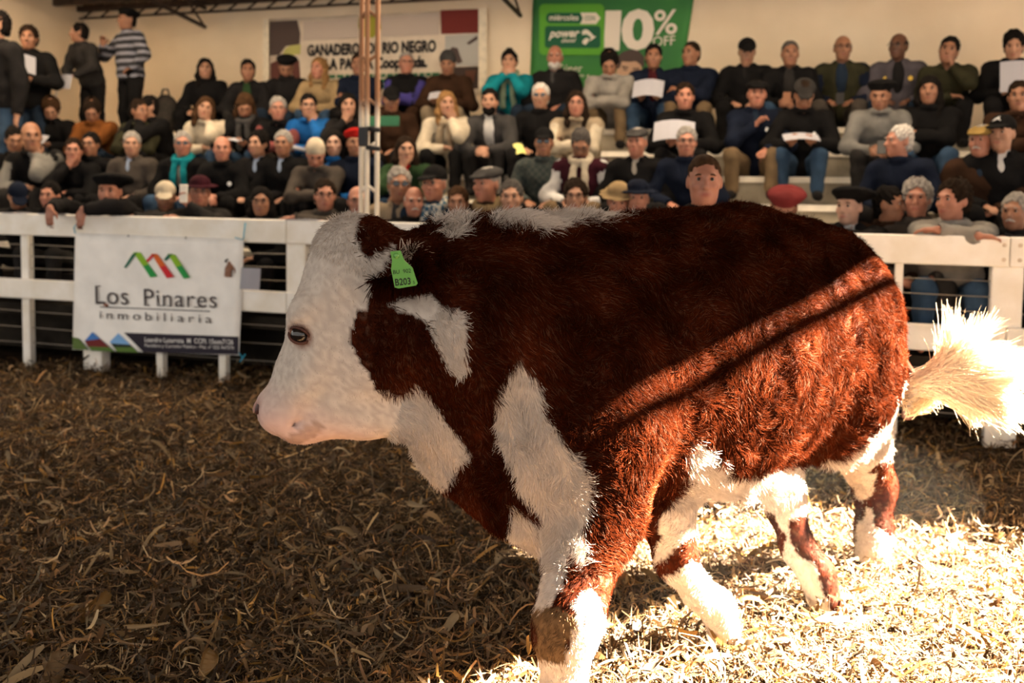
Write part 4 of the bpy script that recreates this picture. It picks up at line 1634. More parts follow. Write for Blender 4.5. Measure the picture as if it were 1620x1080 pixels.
H = math.pi / 2
POSES = {
    'clasp': dict(lean=30, hands=(((-0.035, -0.47, 0.22), (-1, 0.3, -0.2), (0.55, -0.75, -0.2), (0.6, 0.2, -0.5)), ((0.035, -0.46, 0.235), (1, 0.3, -0.2), (-0.6, -0.7, -0.2), (-0.6, 0.2, -0.5))), curl=0.9),
    'lap': dict(lean=14, kw=0.17, hands=(((-0.10, -0.30, 0.235), (-1, 0.4, -0.4), (0.35, -0.9, -0.1)), ((0.10, -0.28, 0.235), (1, 0.4, -0.4), (-0.45, -0.9, -0.1))), curl=0.45),
    'chinL': dict(lean=33, hands=((('chin'), (-0.9, -0.6, -1.0), None, (0.2, 0.9, 0.1)), ((-0.02, -0.40, 0.255), (1, -0.2, -0.6), (-0.9, -0.3, 0.0))), curl=1.15),
    'chinR': dict(lean=33, hands=(((0.02, -0.40, 0.255), (-1, -0.2, -0.6), (0.9, -0.3, 0.0)), (('chin'), (0.9, -0.6, -1.0), None, (-0.2, 0.9, 0.1))), curl=1.15),
    'cheekR': dict(lean=34, headroll=0.22, hands=(((0.03, -0.40, 0.26), (-1, -0.2, -0.6), (0.9, -0.3, 0.0)), (('cheek'), (1.0, -0.6, -1.0), None, (-0.9, 0.2, 0.1))), curl=0.8),
    'cross': dict(lean=20, kw=0.16, hands=(((0.10, -0.36, 0.335), (-1, -0.3, -0.5), (0.9, 0.2, 0.1)), ((-0.10, -0.34, 0.375), (1, -0.3, -0.5), (-0.9, 0.2, 0.0))), curl=0.6),
    'knees': dict(lean=38, kw=0.15, hands=(((0.06, -0.45, 0.265), (-1, -0.3, -0.3), (0.8, -0.4, -0.1)), ((-0.07, -0.43, 0.285), (1, -0.3, -0.3), (-0.9, -0.3, 0.0))), curl=0.6),
    'paper': dict(lean=26, kw=0.15, hands=(((-0.085, -0.44, 0.285), (-1, 0.3, -0.6), (0.25, -0.9, 0.25), (0, 0.2, 1)), ((0.085, -0.44, 0.285), (1, 0.3, -0.6), (-0.25, -0.9, 0.25), (0, 0.2, 1))), curl=0.8),
    'mouth2': dict(lean=28, hands=((('mouth'), (-1, -0.5, -1.2), None, (0.4, 0.8, 0.1)), (('mouth'), (1, -0.5, -1.2), None, (-0.4, 0.8, 0.1))), curl=1.1),
    'chest': dict(lean=22, kw=0.17, hands=(((0.01, -0.33, 0.46), (-1, -0.1, -0.8), (0.6, -0.1, 0.7)), ((0.10, -0.40, 0.225), (1, 0.3, -0.4), (-0.3, -0.8, -0.4))), curl=1.0),
    'rail': dict(lean=26, hands=(((0.11, -0.60, 0.515), (-1, 0.1, -0.25), (0.95, 0.1, -0.05)), ((-0.11, -0.585, 0.545), (1, 0.1, -0.25), (-0.95, 0.1, 0.0))), curl=0.5),
    'railhang': dict(lean=38, hands=(((-0.23, -0.70, 0.535), (-1, 0.3, 0.35), (0.05, -0.15, -1.0), (0, 1, -0.2)), ((0.07, -0.70, 0.53), (1, 0.3, 0.35), (-0.1, -0.25, -1.0), (0, 1, -0.2))), curl=0.35),
    'railphone': dict(lean=20, hands=(((-0.10, -0.57, 0.53), (-1, 0.1, -0.1), (0.8, -0.2, 0.2)), ((0.03, -0.44, 0.635), (1, -0.1, -0.7), (-0.25, -0.2, 1.0), (0, -1, 0.1))), curl=0.8),
    'reach': dict(lean=30, hands=(((-0.05, -0.66, 0.19), (-1, 0.2, -0.3), (0.0, -0.5, -0.85), (0, 1, -0.5)), ((0.035, -0.44, 0.235), (1, 0.3, -0.2), (-0.6, -0.7, -0.2))), curl=0.7),
    'stand': dict(stand=True, lean=4, hands=(((-0.25, -0.05, 0.83), (-1, 0.6, 0), (0.05, -0.2, -1)), ((0.25, -0.05, 0.83), (1, 0.6, 0), (-0.05, -0.2, -1))), curl=0.5),
    'stand_paper': dict(stand=True, lean=20, step=0.05, hands=(((-0.06, -0.36, 0.96), (-1, 0.4, -0.3), (0.5, -0.6, -0.3)), ((0.10, -0.36, 0.98), (1, 0.4, -0.3), (-0.5, -0.6, -0.3))), curl=0.8),
    'stand_read': dict(stand=True, lean=3, hands=(((-0.05, -0.30, 1.26), (-1, 0.2, -0.8), (0.4, -0.3, 0.8)), ((0.10, -0.28, 1.14), (1, 0.2, -0.8), (-0.6, -0.3, 0.6))), curl=0.9),
    'stand_hip': dict(stand=True, lean=3, hands=(((-0.17, -0.26, 1.28), (-1, 0.1, -0.9), (0.3, -0.2, 0.9)), ((0.16, -0.09, 1.00), (1, 0.15, 0.1), (-0.8, -0.5, -0.3))), curl=0.9),
}


def refine_axis(lo, hi, coarse, fine_iv, fine):
    out = [lo]
    while out[-1] < hi:
        x = out[-1]
        st = coarse
        for a, c in fine_iv:
            if a - coarse * 0.5 <= x < c:
                st = fine
                break
        out.append(x + st)
    return np.array(out)


def put_hand(f, W, hdv, pn, curl, s, g=1.0):
    x = np.cross(hdv, pn)
    x = unit(x) * 1.0
    pn = unit(np.cross(x, hdv))
    B = np.array([x, pn, hdv])
    f.ell(W + hdv * 0.045, (0.038 * g, 0.016 * g, 0.05 * g), B, 0.012)
    for j, (o, l) in enumerate(((-0.027, 0.9), (-0.009, 1.05), (0.009, 1.0), (0.026, 0.78))):
        a = W + hdv * 0.078 + x * o
        d1 = hdv * math.cos(curl * 0.7) + pn * math.sin(curl * 0.7)
        p1 = a + d1 * 0.038 * l
        d2 = hdv * math.cos(curl * 1.8) + pn * math.sin(curl * 1.8)
        p2 = p1 + d2 * 0.036 * l
        f.cone(a - hdv * 0.02, p1, 0.0095, 0.0088, 0.004)
        f.cone(p1, p2, 0.0088, 0.0072, 0.003)
    ts = -s
    # the thumb leaves the side of the palm near its base
    tb = W + hdv * 0.02 + x * (0.030 * ts)
    t1 = tb + (hdv * 0.75 + x * ts * 0.65 + pn * 0.3) * 0.036
    t2 = t1 + (hdv * 0.95 + pn * 0.35) * 0.030
    f.cone(tb, t1, 0.0125, 0.0105, 0.008)
    f.cone(t1, t2, 0.0105, 0.0085, 0.003)


def put_head(f, b, g=1.0):
    R, c = b.HR, b.head
    Bx = R.T
    q = lambda x, y, z: c + R @ v3(x, y, z)
    f.ell(q(0, 0.014, 0.040), (0.075, 0.096, 0.088), Bx, 0.03)
    f.ell(q(0, -0.022, -0.018), (0.066, 0.074, 0.088), Bx, 0.04)
    f.ell(q(0, -0.036, -0.066), (0.050, 0.054, 0.050), Bx, 0.03)
    f.ell(q(0, -0.070, -0.098), (0.024, 0.020, 0.018), Bx, 0.025)
    f.ell(q(0, -0.088, 0.030), (0.052, 0.016, 0.012), Bx, 0.02)
    for s in (-1, 1):
        f.ell(q(0.031 * s, -0.104, 0.012), (0.017, 0.016, 0.011), Bx, 0.010, cut=True)
        f.ell(q(0.042 * s, -0.070, -0.022), (0.022, 0.020, 0.018), Bx, 0.02)
        f.ell(q(0.077 * s, 0.012, -0.004), (0.011, 0.022, 0.033), Bx, 0.006)
        f.ell(q(0.011 * s, -0.108, -0.030), (0.010, 0.011, 0.008), Bx, 0.006)
    f.cone(q(0, -0.094, 0.020), q(0, -0.119, -0.026), 0.009, 0.013, 0.010)
    f.ell(q(0, -0.091, -0.063), (0.026, 0.014, 0.016), Bx, 0.012)
    f.cone(q(-0.022, -0.104, -0.062), q(0.022, -0.104, -0.062), 0.0035, 0.0035, 0.006, cut=True)


def body_bounds(b, mg=0.16):
    pts = [b.hip, b.chest, b.head, b.head + (0, 0, 0.05)] + [p for l in b.legs for p in l] + [p for a in b.arms for p in a[:3]] + [a[2] + a[3] * 0.1 for a in b.arms]
    pts = np.array(pts)
    return pts.min(0) - mg, pts.max(0) + mg


BODY_CACHE = {}


def bones_for(pose, yq, pq):
    key = (pose, yq, pq)
    if key not in BODY_CACHE:
        BODY_CACHE[key] = make_bones(pose, math.radians(yq), math.radians(pq))
    return BODY_CACHE[key]


def body_mesh(pose, yq, pq):
    key = ('body', pose, yq, pq)
    if key in BODY_CACHE:
        return BODY_CACHE[key]
    b = bones_for(pose, yq, pq)
    lo, hi = body_bounds(b)
    fine = [[(b.head[i] - (0.108, 0.135, 0.13)[i], b.head[i] + (0.108, 0.115, 0.10)[i])] for i in range(3)]
    for a in b.arms:
        c = a[2] + a[3] * 0.055
        for i in range(3):
            fine[i].append((c[i] - 0.06, c[i] + 0.06))
    f = Field(*[refine_axis(lo[i], hi[i], 0.033, fine[i], 0.0088) for i in range(3)])
    sp_ = b.sp
    fx = unit(np.cross(v3(1, 0, 0), sp_))
    B = np.array([v3(1, 0, 0), fx, sp_])
    f.ell(b.hip, (0.155, 0.105, 0.10), B, 0.02)
    f.ell(b.belly, (0.140, 0.095, 0.14), B, 0.06)
    f.ell(b.chest, (0.160, 0.105, 0.16), B, 0.06)
    f.cone(b.sh[0] + (0.03, 0, 0), b.sh[1] - (0.03, 0, 0), 0.062, 0.062, 0.05)
    f.cone(b.nb - sp_ * 0.03, b.neck + (b.head - b.neck) * 0.35, 0.062, 0.053, 0.035)
    for (hj, kn, an, ft) in b.legs:
        f.chain([hj, kn, an], [0.085, 0.056, 0.040], 0.03)
        f.cone(kn * 0.72 + an * 0.28 + (0, 0.012, 0), kn * 0.5 + an * 0.5 + (0, 0.01, 0), 0.052, 0.046, 0.02)
        f.cone(an + (0, 0.02, -0.03), ft, 0.036, 0.030, 0.02)
    for (S, E, W, hdv, pn, curl, s) in b.arms:
        f.chain([S, E, W], [0.052, 0.040, 0.027], 0.02)
        f.cone(E * 0.75 + W * 0.25, E * 0.55 + W * 0.45, 0.041, 0.036, 0.015)
        put_hand(f, W, hdv, pn, curl, s)
    put_head(f, b)
    V, F = f.mesh()
    V = relax(V, F, 1, 0.35)
    me = mesh_np('person', V, F)
    # redder lips as a fixed tint of the skin
    hl = (V - b.head) @ b.HR
    lip = np.clip(1.3 - np.sqrt((hl[:, 0] / 0.027) ** 2 + ((hl[:, 2] + 0.062) / 0.011) ** 2), 0, 1) * (hl[:, 1] < -0.07)
    tint = np.ones((len(V), 3)) - lip[:, None] * np.array((0.18, 0.48, 0.45))
    point_color(me, 'tint', tint)
    BODY_CACHE[key] = me
    return me


def ripple(V, N, amp, sc, seed):
    n = noise3(V, sc, seed)
    return V + N * (n[:, :1] * amp)


def top_mesh(pose, opening, yq, pq):
    """jacket or sweater: torso is slot 0, sleeves slot 1"""
    key = ('top', pose, opening, yq, pq) if pose in ('chinL', 'chinR', 'cheekR', 'mouth2') else ('top', pose, opening)
    if key in BODY_CACHE:
        return BODY_CACHE[key]
    b = bones_for(pose, yq, pq)
    lo, hi = body_bounds(b)
    hi[2] = b.neck[2] + 0.08
    lo[2] = max(lo[2], b.hip[2] - 0.20)
    f = Field(*[np.arange(lo[i], hi[i], 0.0165) for i in range(3)])
    sp_ = b.sp
    fx = unit(np.cross(v3(1, 0, 0), sp_))
    B = np.array([v3(1, 0, 0), fx, sp_])
    f.ell(b.hip + sp_ * 0.03, (0.198, 0.150, 0.12), B, 0.02)
    f.ell(b.belly, (0.198, 0.146, 0.16), B, 0.06)
    f.ell(b.chest, (0.204, 0.146, 0.17), B, 0.06)
    f.cone(b.sh[0] + (0.02, 0, 0), b.sh[1] - (0.02, 0, 0), 0.088, 0.088, 0.05)
    # collar ring
    for k in range(8):
        a0, a1 = k / 8 * 6.283, (k + 1) / 8 * 6.283
        if opening and k in (5, 6):
            continue
        c = b.nb + sp_ * 0.035
        f.cone(c + v3(math.cos(a0) * 0.068, math.sin(a0) * 0.062, 0.008 * math.sin(a0)), c + v3(math.cos(a1) * 0.068, math.sin(a1) * 0.062, 0.008 * math.sin(a1)), 0.020, 0.020, 0.025)
    fr = -fx if (-fx)[1] < 0 else fx
    if opening:
        w = (0, 0.050, 0.066)[opening]
        top = b.nb + fr * 0.115 + sp_ * 0.09
        bot = b.nb + fr * 0.165 - sp_ * (0.16, 0.12, 0.34)[opening]
        f.cone(top, bot, w + 0.012, 0.010 if opening == 1 else 0.030, 0.012, cut=True)
    f.cone(b.nb + sp_ * 0.045, b.nb + (b.head - b.nb) * 1.1, 0.050, 0.056, 0.008, cut=True)
    for (S, E, W, hdv, pn, curl, s) in b.arms:
        Wc = E + (W - E) * 0.93
        f.chain([S, E, Wc], [0.082, 0.066, 0.047], 0.03)
        f.cone(W + (W - E) * 0.02, W + (W - E) * 0.3, 0.034, 0.05, 0.006, cut=True)
    V, F = f.mesh()
    N = vnormals(V, F)
    V = ripple(V, N, 0.006, 24.0, 11)
    V = ripple(V, N, 0.003, 55.0, 13)
    # sleeve faces
    fc = V[F].mean(1)
    mi = np.zeros(len(F), np.int32)
    for (S, E, W, *_r) in b.arms:
        ax = unit(np.array((S[0] * 1.0, 0, 0)))
        for p, q, r in ((S, E, 0.085), (E, W, 0.075)):
            d = q - p
            h = np.clip(((fc - p) @ d) / d.dot(d), 0, 1)
            dist = np.linalg.norm(fc - p - d * h[:, None], axis=1)
            out = (np.abs(fc[:, 0]) > 0.155) | (p is E)
            mi[(dist < r) & out] = 1
    me = mesh_np('top', V, F, mat_idx=mi)
    BODY_CACHE[key] = me
    return me


def shirt_mesh(pose):
    key = ('shirt', pose)
    if key in BODY_CACHE:
        return BODY_CACHE[key]
    b = bones_for(pose, 0, 0)
    sp_ = b.sp
    fx = unit(np.cross(v3(1, 0, 0), sp_))
    fr = -fx if (-fx)[1] < 0 else fx
    c = b.chest
    f = Field(np.arange(-0.13, 0.13, 0.016), np.arange(c[1] - 0.32, c[1] + 0.2, 0.016), np.arange(c[2] - 0.2, b.neck[2] + 0.05, 0.016))
    B = np.array([v3(1, 0, 0), fx, sp_])
    f.ell(b.chest + sp_ * 0.01 + fr * 0.020, (0.110, 0.112, 0.18), B, 0.02)
    f.cone(b.nb - sp_ * 0.02, b.nb + sp_ * 0.045, 0.068, 0.058, 0.03)
    f.cone(b.nb, b.neck + sp_ * 0.15, 0.046, 0.05, 0.006, cut=True)
    V, F = f.mesh()
    me = mesh_np('shirt', V, F)
    BODY_CACHE[key] = me
    return me


def trouser_mesh(pose):
    key = ('legs', pose)
    if key in BODY_CACHE:
        return BODY_CACHE[key]
    b = bones_for(pose, 0, 0)
    pts = np.array([p for l in b.legs for p in l] + [b.hip])
    lo, hi = pts.min(0) - 0.16, pts.max(0) + 0.16
    f = Field(*[np.arange(lo[i], hi[i], 0.0195) for i in range(3)])
    f.ell(b.hip, (0.172, 0.125, 0.105), None, 0.02)
    for (hj, kn, an, ft) in b.legs:
        a2 = kn + (an - kn) * 0.97
        f.chain([hj, kn, a2], [0.100, 0.073, 0.058], 0.03)
    V, F = f.mesh()
    N = vnormals(V, F)
    V = ripple(V, N, 0.004, 30.0, 17)
    if not b.stand:
        V[:, 2] = np.maximum(V[:, 2], np.where(V[:, 1] > -0.25, 0.004, -1))
    me = mesh_np('trousers', V, F)
    BODY_CACHE[key] = me
    return me


def shoe_mesh(pose, i):
    key = ('shoe', pose, i)
    if key in BODY_CACHE:
        return BODY_CACHE[key]
    b = bones_for(pose, 0, 0)
    hj, kn, an, ft = b.legs[i]
    z0 = 0.0 if b.stand else -0.212
    c = (an + ft) / 2
    f = Field(np.arange(c[0] - 0.12, c[0] + 0.12, 0.015), np.arange(c[1] - 0.22, c[1] + 0.22, 0.015), np.arange(z0 - 0.03, z0 + 0.18, 0.015))
    heel = v3(an[0], an[1] + 0.035, z0 + 0.045)
    toe = v3(ft[0], ft[1] - 0.02, z0 + 0.038)
    f.cone(heel, toe, 0.042, 0.040, 0.01)
    f.cone(heel + (0, -0.03, 0.02), an, 0.044, 0.048, 0.02)
    V, F = f.mesh()
    V[:, 2] = np.maximum(V[:, 2], z0 + 0.001)
    me = mesh_np('shoe', V, F)
    BODY_CACHE[key] = me
    return me


# ------------------------------------------------ things worn on the head, in head space (face towards -y)
WEAR = {}


def head_field(vox=0.0085, e=0.05):
    return Field(np.arange(-0.13 - e, 0.13 + e, vox), np.arange(-0.15 - e, 0.16 + e, vox), np.arange(-0.16 - 4 * e, 0.15 + e, vox))


def wear(kind):
    if kind in WEAR:
        return WEAR[kind]
    amp, sc = 0.003, 60.0
    if kind in ('short', 'crop', 'curly', 'thick', 'fringe'):
        f = head_field(0.0085, 0.0)
        g = {'short': 0.010, 'crop': 0.004, 'curly': 0.020, 'thick': 0.018, 'fringe': 0.014}[kind]
        f.ell((0, 0.016, 0.043), (0.076 + g, 0.096 + g, 0.088 + g), None, 0.01)
        f.ell((0, 0.05, -0.02), (0.066 + g * 0.8, 0.055 + g, 0.075), None, 0.03)
        lowf = 0.044 if kind != 'fringe' else 0.020
        f.ell((0.006, -0.116, -0.038 + (lowf - 0.044)), (0.080, 0.094, 0.130), None, 0.008, cut=True)
        f.ell((0, 0.02, -0.15), (0.2, 0.2, 0.085), None, 0.012, cut=True)
        for s in (-1, 1):
            f.ell((0.085 * s, -0.005, -0.03), (0.03, 0.035, 0.05), None, 0.01, cut=True)
        amp, sc = {'curly': 0.009, 'thick': 0.008, 'short': 0.0065}.get(kind, 0.003), 85.0
    elif kind == 'balding':
        f = head_field(0.0085, 0.0)
        f.ell((0, 0.020, 0.020), (0.083, 0.100, 0.085), None, 0.01)
        f.ell((0, -0.03, 0.10), (0.078, 0.13, 0.085), None, 0.01, cut=True)
        f.ell((0, -0.105, -0.03), (0.078, 0.095, 0.13), None, 0.012, cut=True)
        f.ell((0, 0.02, -0.15), (0.2, 0.2, 0.085), None, 0.012, cut=True)
        for s in (-1, 1):
            f.ell((0.085 * s, -0.005, -0.03), (0.03, 0.03, 0.045), None, 0.01, cut=True)
    elif kind in ('long', 'bangs', 'wavy', 'tied'):
        f = head_field(0.010, 0.02)
        f.ell((0, 0.020, 0.043), (0.090, 0.108, 0.098), None, 0.01)
        dn = {'long': -0.26, 'bangs': -0.24, 'wavy': -0.20, 'tied': -0.05}[kind]
        for s in (-1, 1):
            if kind != 'tied':
                f.chain([(0.075 * s, 0.015, 0.02), (0.082 * s, -0.005, -0.09), (0.080 * s, -0.02, dn)], [0.028, 0.034, 0.022], 0.03)
        f.cone((0, 0.06, 0.0), (0, 0.075, dn + 0.02), 0.075, 0.05 if kind != 'tied' else 0.06, 0.04)
        if kind == 'tied':
            f.ell((0, 0.02, 0.145), (0.035, 0.035, 0.03), None, 0.015)
        f.ell((0.010, -0.125, -0.035 if kind != 'bangs' else -0.062), (0.070, 0.098, 0.126), None, 0.010, cut=True)
        amp, sc = 0.006, 40.0
    elif kind == 'beret':
        f = head_field(0.0085, 0.03)
        f.ell((0.014, 0.022, 0.096), (0.122, 0.132, 0.044), np.array(Matrix.Rotation(math.radians(-14), 3, 'X')).T, 0.01)
        f.ell((0, 0.010, 0.076), (0.088, 0.106, 0.040), None, 0.04)
        f.ell((0, 0.01, 0.03), (0.078, 0.098, 0.052), None, 0.006, cut=True)
        amp = 0.002
    elif kind == 'bigberet':
        f = head_field(0.0085, 0.05)
        f.ell((0.02, 0.028, 0.098), (0.152, 0.155, 0.042), np.array(Matrix.Rotation(math.radians(-10), 3, 'X')).T, 0.01)
        f.ell((0, 0.010, 0.076), (0.090, 0.106, 0.040), None, 0.05)
        f.ell((0, 0.01, 0.03), (0.078, 0.098, 0.052), None, 0.006, cut=True)
        amp = 0.002
    elif kind == 'flatcap':
        f = head_field(0.0085, 0.02)
        f.ell((0, 0.010, 0.082), (0.098, 0.122, 0.046), np.array(Matrix.Rotation(math.radians(12), 3, 'X')).T, 0.01)
        f.ell((0, -0.105, 0.060), (0.068, 0.055, 0.011), np.array(Matrix.Rotation(math.radians(14), 3, 'X')).T, 0.012)
        f.ell((0, 0.012, 0.02), (0.078, 0.098, 0.06), None, 0.006, cut=True)
        amp = 0.0015
    elif kind == 'cap':
        f = head_field(0.0085, 0.06)
        f.ell((0, 0.014, 0.055), (0.089, 0.109, 0.090), None, 0.01)
        f.ell((0, 0.01, -0.06), (0.2, 0.2, 0.105), None, 0.004, cut=True)
        f.ell((0, -0.118, 0.048), (0.072, 0.085, 0.009), np.array(Matrix.Rotation(math.radians(12), 3, 'X')).T, 0.008)
        f.ell((0, 0.012, 0.02), (0.076, 0.096, 0.075), None, 0.004, cut=True)
        amp = 0.001
    elif kind == 'brim':
        f = head_field(0.0085, 0.06)
        f.ell((0, 0.012, 0.085), (0.090, 0.110, 0.070), None, 0.01)
        f.ell((0, 0.012, 0.062), (0.155, 0.172, 0.010), np.array(Matrix.Rotation(math.radians(6), 3, 'X')).T, 0.02)
        f.ell((0, 0.012, 0.02), (0.078, 0.098, 0.055), None, 0.006, cut=True)
        amp = 0.003
    elif kind == 'beanie':
        f = head_field(0.0085, 0.02)
        f.ell((0, 0.016, 0.055), (0.091, 0.111, 0.100), None, 0.01)
        f.ell((0, -0.09, -0.052), (0.10, 0.10, 0.10), None, 0.008, cut=True)
        f.ell((0, 0.02, -0.14), (0.2, 0.2, 0.13), None, 0.008, cut=True)
        f.ell((0, 0.013, 0.02), (0.077, 0.097, 0.07), None, 0.004, cut=True)
        amp = 0.002
    elif kind == 'hood':
        f = head_field(0.010, 0.04)
        f.ell((0, 0.025, 0.035), (0.105, 0.125, 0.125), None, 0.01)
        f.cone((0, 0.07, -0.04), (0, 0.08, -0.15), 0.085, 0.11, 0.04)
        f.ell((0, -0.125, -0.02), (0.073, 0.135, 0.118), None, 0.015, cut=True)
        amp = 0.004
    elif kind == 'beard':
        f = head_field(0.0085, 0.0)
        f.ell((0, -0.036, -0.070), (0.064, 0.068, 0.060), None, 0.01)
        f.ell((0, -0.072, -0.103), (0.030, 0.026, 0.025), None, 0.03)
        f.ell((0, -0.070, 0.030), (0.20, 0.20, 0.072), None, 0.008, cut=True)
        f.ell((0, -0.118, -0.058), (0.020, 0.03, 0.010), None, 0.006, cut=True)
        f.ell((0, 0.10, -0.05), (0.2, 0.11, 0.2), None, 0.006, cut=True)
    elif kind == 'moustache':
        f = Field(np.arange(-0.05, 0.05, 0.006), np.arange(-0.14, -0.06, 0.006), np.arange(-0.08, -0.02, 0.006))
        for s in (-1, 1):
            f.cone((0.004 * s, -0.108, -0.046), (0.030 * s, -0.092, -0.058), 0.009, 0.005, 0.006)
        amp = 0.001
    V, F = f.mesh()
    V = relax(V, F, 1, 0.3)
    N = vnormals(V, F)
    V = ripple(V, N, amp, sc, 21)
    WEAR[kind] = mesh_np(kind, V, F)
    return WEAR[kind]


def small_meshes():
    m_ = MB()
    prof = [(0.0105 * math.sin(a), -0.0105 * math.cos(a)) for a in np.linspace(0.001, math.pi - 0.001, 7)]
    m_.lathe(prof, 10, Matrix.Rotation(H, 4, 'X'))
    n0 = len(m_.f)
    m_.m = [1 if i >= n0 - 20 else 0 for i in range(n0)]      # the cap facing -y is the iris
    WEAR['eye'] = m_.mesh('eye', True)
    m_ = MB()
    m_.tube([(-0.017, 0.006, -0.002), (-0.006, 0, 0.002), (0.006, 0, 0.002), (0.017, 0.007, -0.003)], [0.002, 0.0045, 0.0045, 0.002], 6)
    WEAR['eyebrow'] = m_.mesh('eyebrow', True)
    for nm, dark in (('glasses', False), ('sunglasses', True)):
        m_ = MB()
        for s in (-1, 1):
            c = Vector((0.032 * s, -0.122, 0.010))
            ring = [c + Vector((0.024 * math.cos(a), 0.004 * abs(math.cos(a)) ** 2, 0.017 * math.sin(a))) for a in np.linspace(0, 6.283, 13)]
            m_.tube(ring, 0.0022, 5, 0, False)
            if dark:
                m_.add([c + Vector((0.023 * math.cos(a), 0.0, 0.016 * math.sin(a))) for a in np.linspace(0, 6.283, 12, endpoint=False)], [tuple(range(12))[::-1]], 0)
            m_.tube([c + Vector((0.024 * s, 0.002, 0.004)), Vector((0.080 * s, -0.06, 0.012)), Vector((0.086 * s, 0.01, 0.010))], 0.002, 5, 0)
        m_.tube([(-0.009, -0.124, 0.012), (0.009, -0.124, 0.012)], 0.002, 5, 0)
        WEAR[nm] = m_.mesh(nm, False)
    # scarf in chest space: wrapped ring and two hanging ends
    f = Field(np.arange(-0.16, 0.16, 0.012), np.arange(-0.22, 0.16, 0.012), np.arange(-0.38, 0.12, 0.012))
    for k in range(10):
        a0, a1 = k / 10 * 6.283, (k + 1) / 10 * 6.283
        f.cone((math.cos(a0) * 0.078, math.sin(a0) * 0.075 - 0.005, 0.03 + 0.02 * math.sin(a0)), (math.cos(a1) * 0.078, math.sin(a1) * 0.075 - 0.005, 0.03 + 0.02 * math.sin(a1)), 0.034, 0.034, 0.02)
    f.chain([(0.045, -0.085, 0.01), (0.06, -0.145, -0.12), (0.065, -0.155, -0.32)], [0.032, 0.030, 0.030], 0.02)
    f.chain([(-0.04, -0.085, 0.01), (-0.05, -0.145, -0.12), (-0.055, -0.155, -0.26)], [0.032, 0.030, 0.030], 0.02)
    V, F = f.mesh()
    V = ripple(V, vnormals(V, F), 0.004, 50.0, 3)
    WEAR['scarf'] = mesh_np('scarf', V, F)


small_meshes()

SKIN = {}


def skin_mat(c):
    if c in SKIN:
        return SKIN[c]
    base = {'pale': (0.56, 0.33, 0.24), 'mid': (0.44, 0.225, 0.14), 'tan': (0.33, 0.15, 0.085), 'red': (0.46, 0.195, 0.125), 'dark': (0.13, 0.055, 0.03)}[c]
    base = tuple(v * 0.74 for v in base)
    m = mat('skin_' + c, base, 0.5, 0.35, noise=0.10, scale=18)
    nt = m.node_tree
    b = nt.nodes['Principled BSDF']
    src = b.inputs['Base Color'].links[0].from_socket
    at_ = nt.nodes.new('ShaderNodeAttribute')
    at_.attribute_name = 'tint'
    mu = nt.nodes.new('ShaderNodeMix')
    mu.data_type = 'RGBA'
    mu.blend_type = 'MULTIPLY'
    mu.inputs['Factor'].default_value = 1.0
    nt.links.new(src, mu.inputs['A'])
    nt.links.new(at_.outputs['Color'], mu.inputs['B'])
    nt.links.new(mu.outputs['Result'], b.inputs['Base Color'])
    SKIN[c] = m
    return m


CLOTH = {
    'black': (0.012, 0.011, 0.011), 'ink': (0.020, 0.018, 0.018), 'charcoal': (0.040, 0.036, 0.034), 'darkgrey': (0.075, 0.070, 0.068), 'grey': (0.21, 0.20, 0.185), 'lightgrey': (0.34, 0.31, 0.27), 'navy': (0.012, 0.017, 0.035),
    'blue': (0.015, 0.12, 0.38), 'purple': (0.06, 0.05, 0.22), 'jeans': (0.045, 0.085, 0.15), 'darkjeans': (0.022, 0.036, 0.062), 'teal': (0.01, 0.23, 0.27), 'green': (0.035, 0.075, 0.03), 'olive': (0.045, 0.042, 0.022),
    'khaki': (0.20, 0.135, 0.075), 'beige': (0.40, 0.31, 0.21), 'cream': (0.62, 0.53, 0.40), 'white': (0.72, 0.70, 0.68), 'tan': (0.36, 0.25, 0.13), 'brown': (0.055, 0.026, 0.014), 'rust': (0.22, 0.075, 0.018), 'maroon': (0.10, 0.018, 0.022),
    'dustyred': (0.24, 0.07, 0.065), 'red': (0.50, 0.018, 0.014), 'softred': (0.22, 0.035, 0.035), 'paleblue': (0.32, 0.40, 0.55), 'sage': (0.30, 0.38, 0.26), 'taupe': (0.10, 0.082, 0.068), 'mauve': (0.12, 0.105, 0.12), 'mustard': (0.34, 0.22, 0.07), 'wine': (0.06, 0.012, 0.02),
}
HAIRC = {'black': (0.010, 0.008, 0.007), 'dark': (0.022, 0.013, 0.008), 'brown': (0.06, 0.030, 0.014), 'blond': (0.26, 0.14, 0.055), 'grey': (0.30, 0.275, 0.25), 'white': (0.62, 0.58, 0.53), 'saltpepper': (0.085, 0.075, 0.068)}


def cloth(c):
    cc = tuple(v * (0.5 if max(CLOTH[c]) < 0.13 else 0.62) for v in CLOTH[c])
    return mat('cloth_' + c, cc, 0.9, 0.06, noise=0.18, scale=7, bump=0.25, bscale=90)


def hairm(c):
    return mat('hair_' + c, tuple(v * 0.7 for v in HAIRC[c]), 0.8, 0.04, noise=0.35, scale=55, bump=0.5, bscale=120)


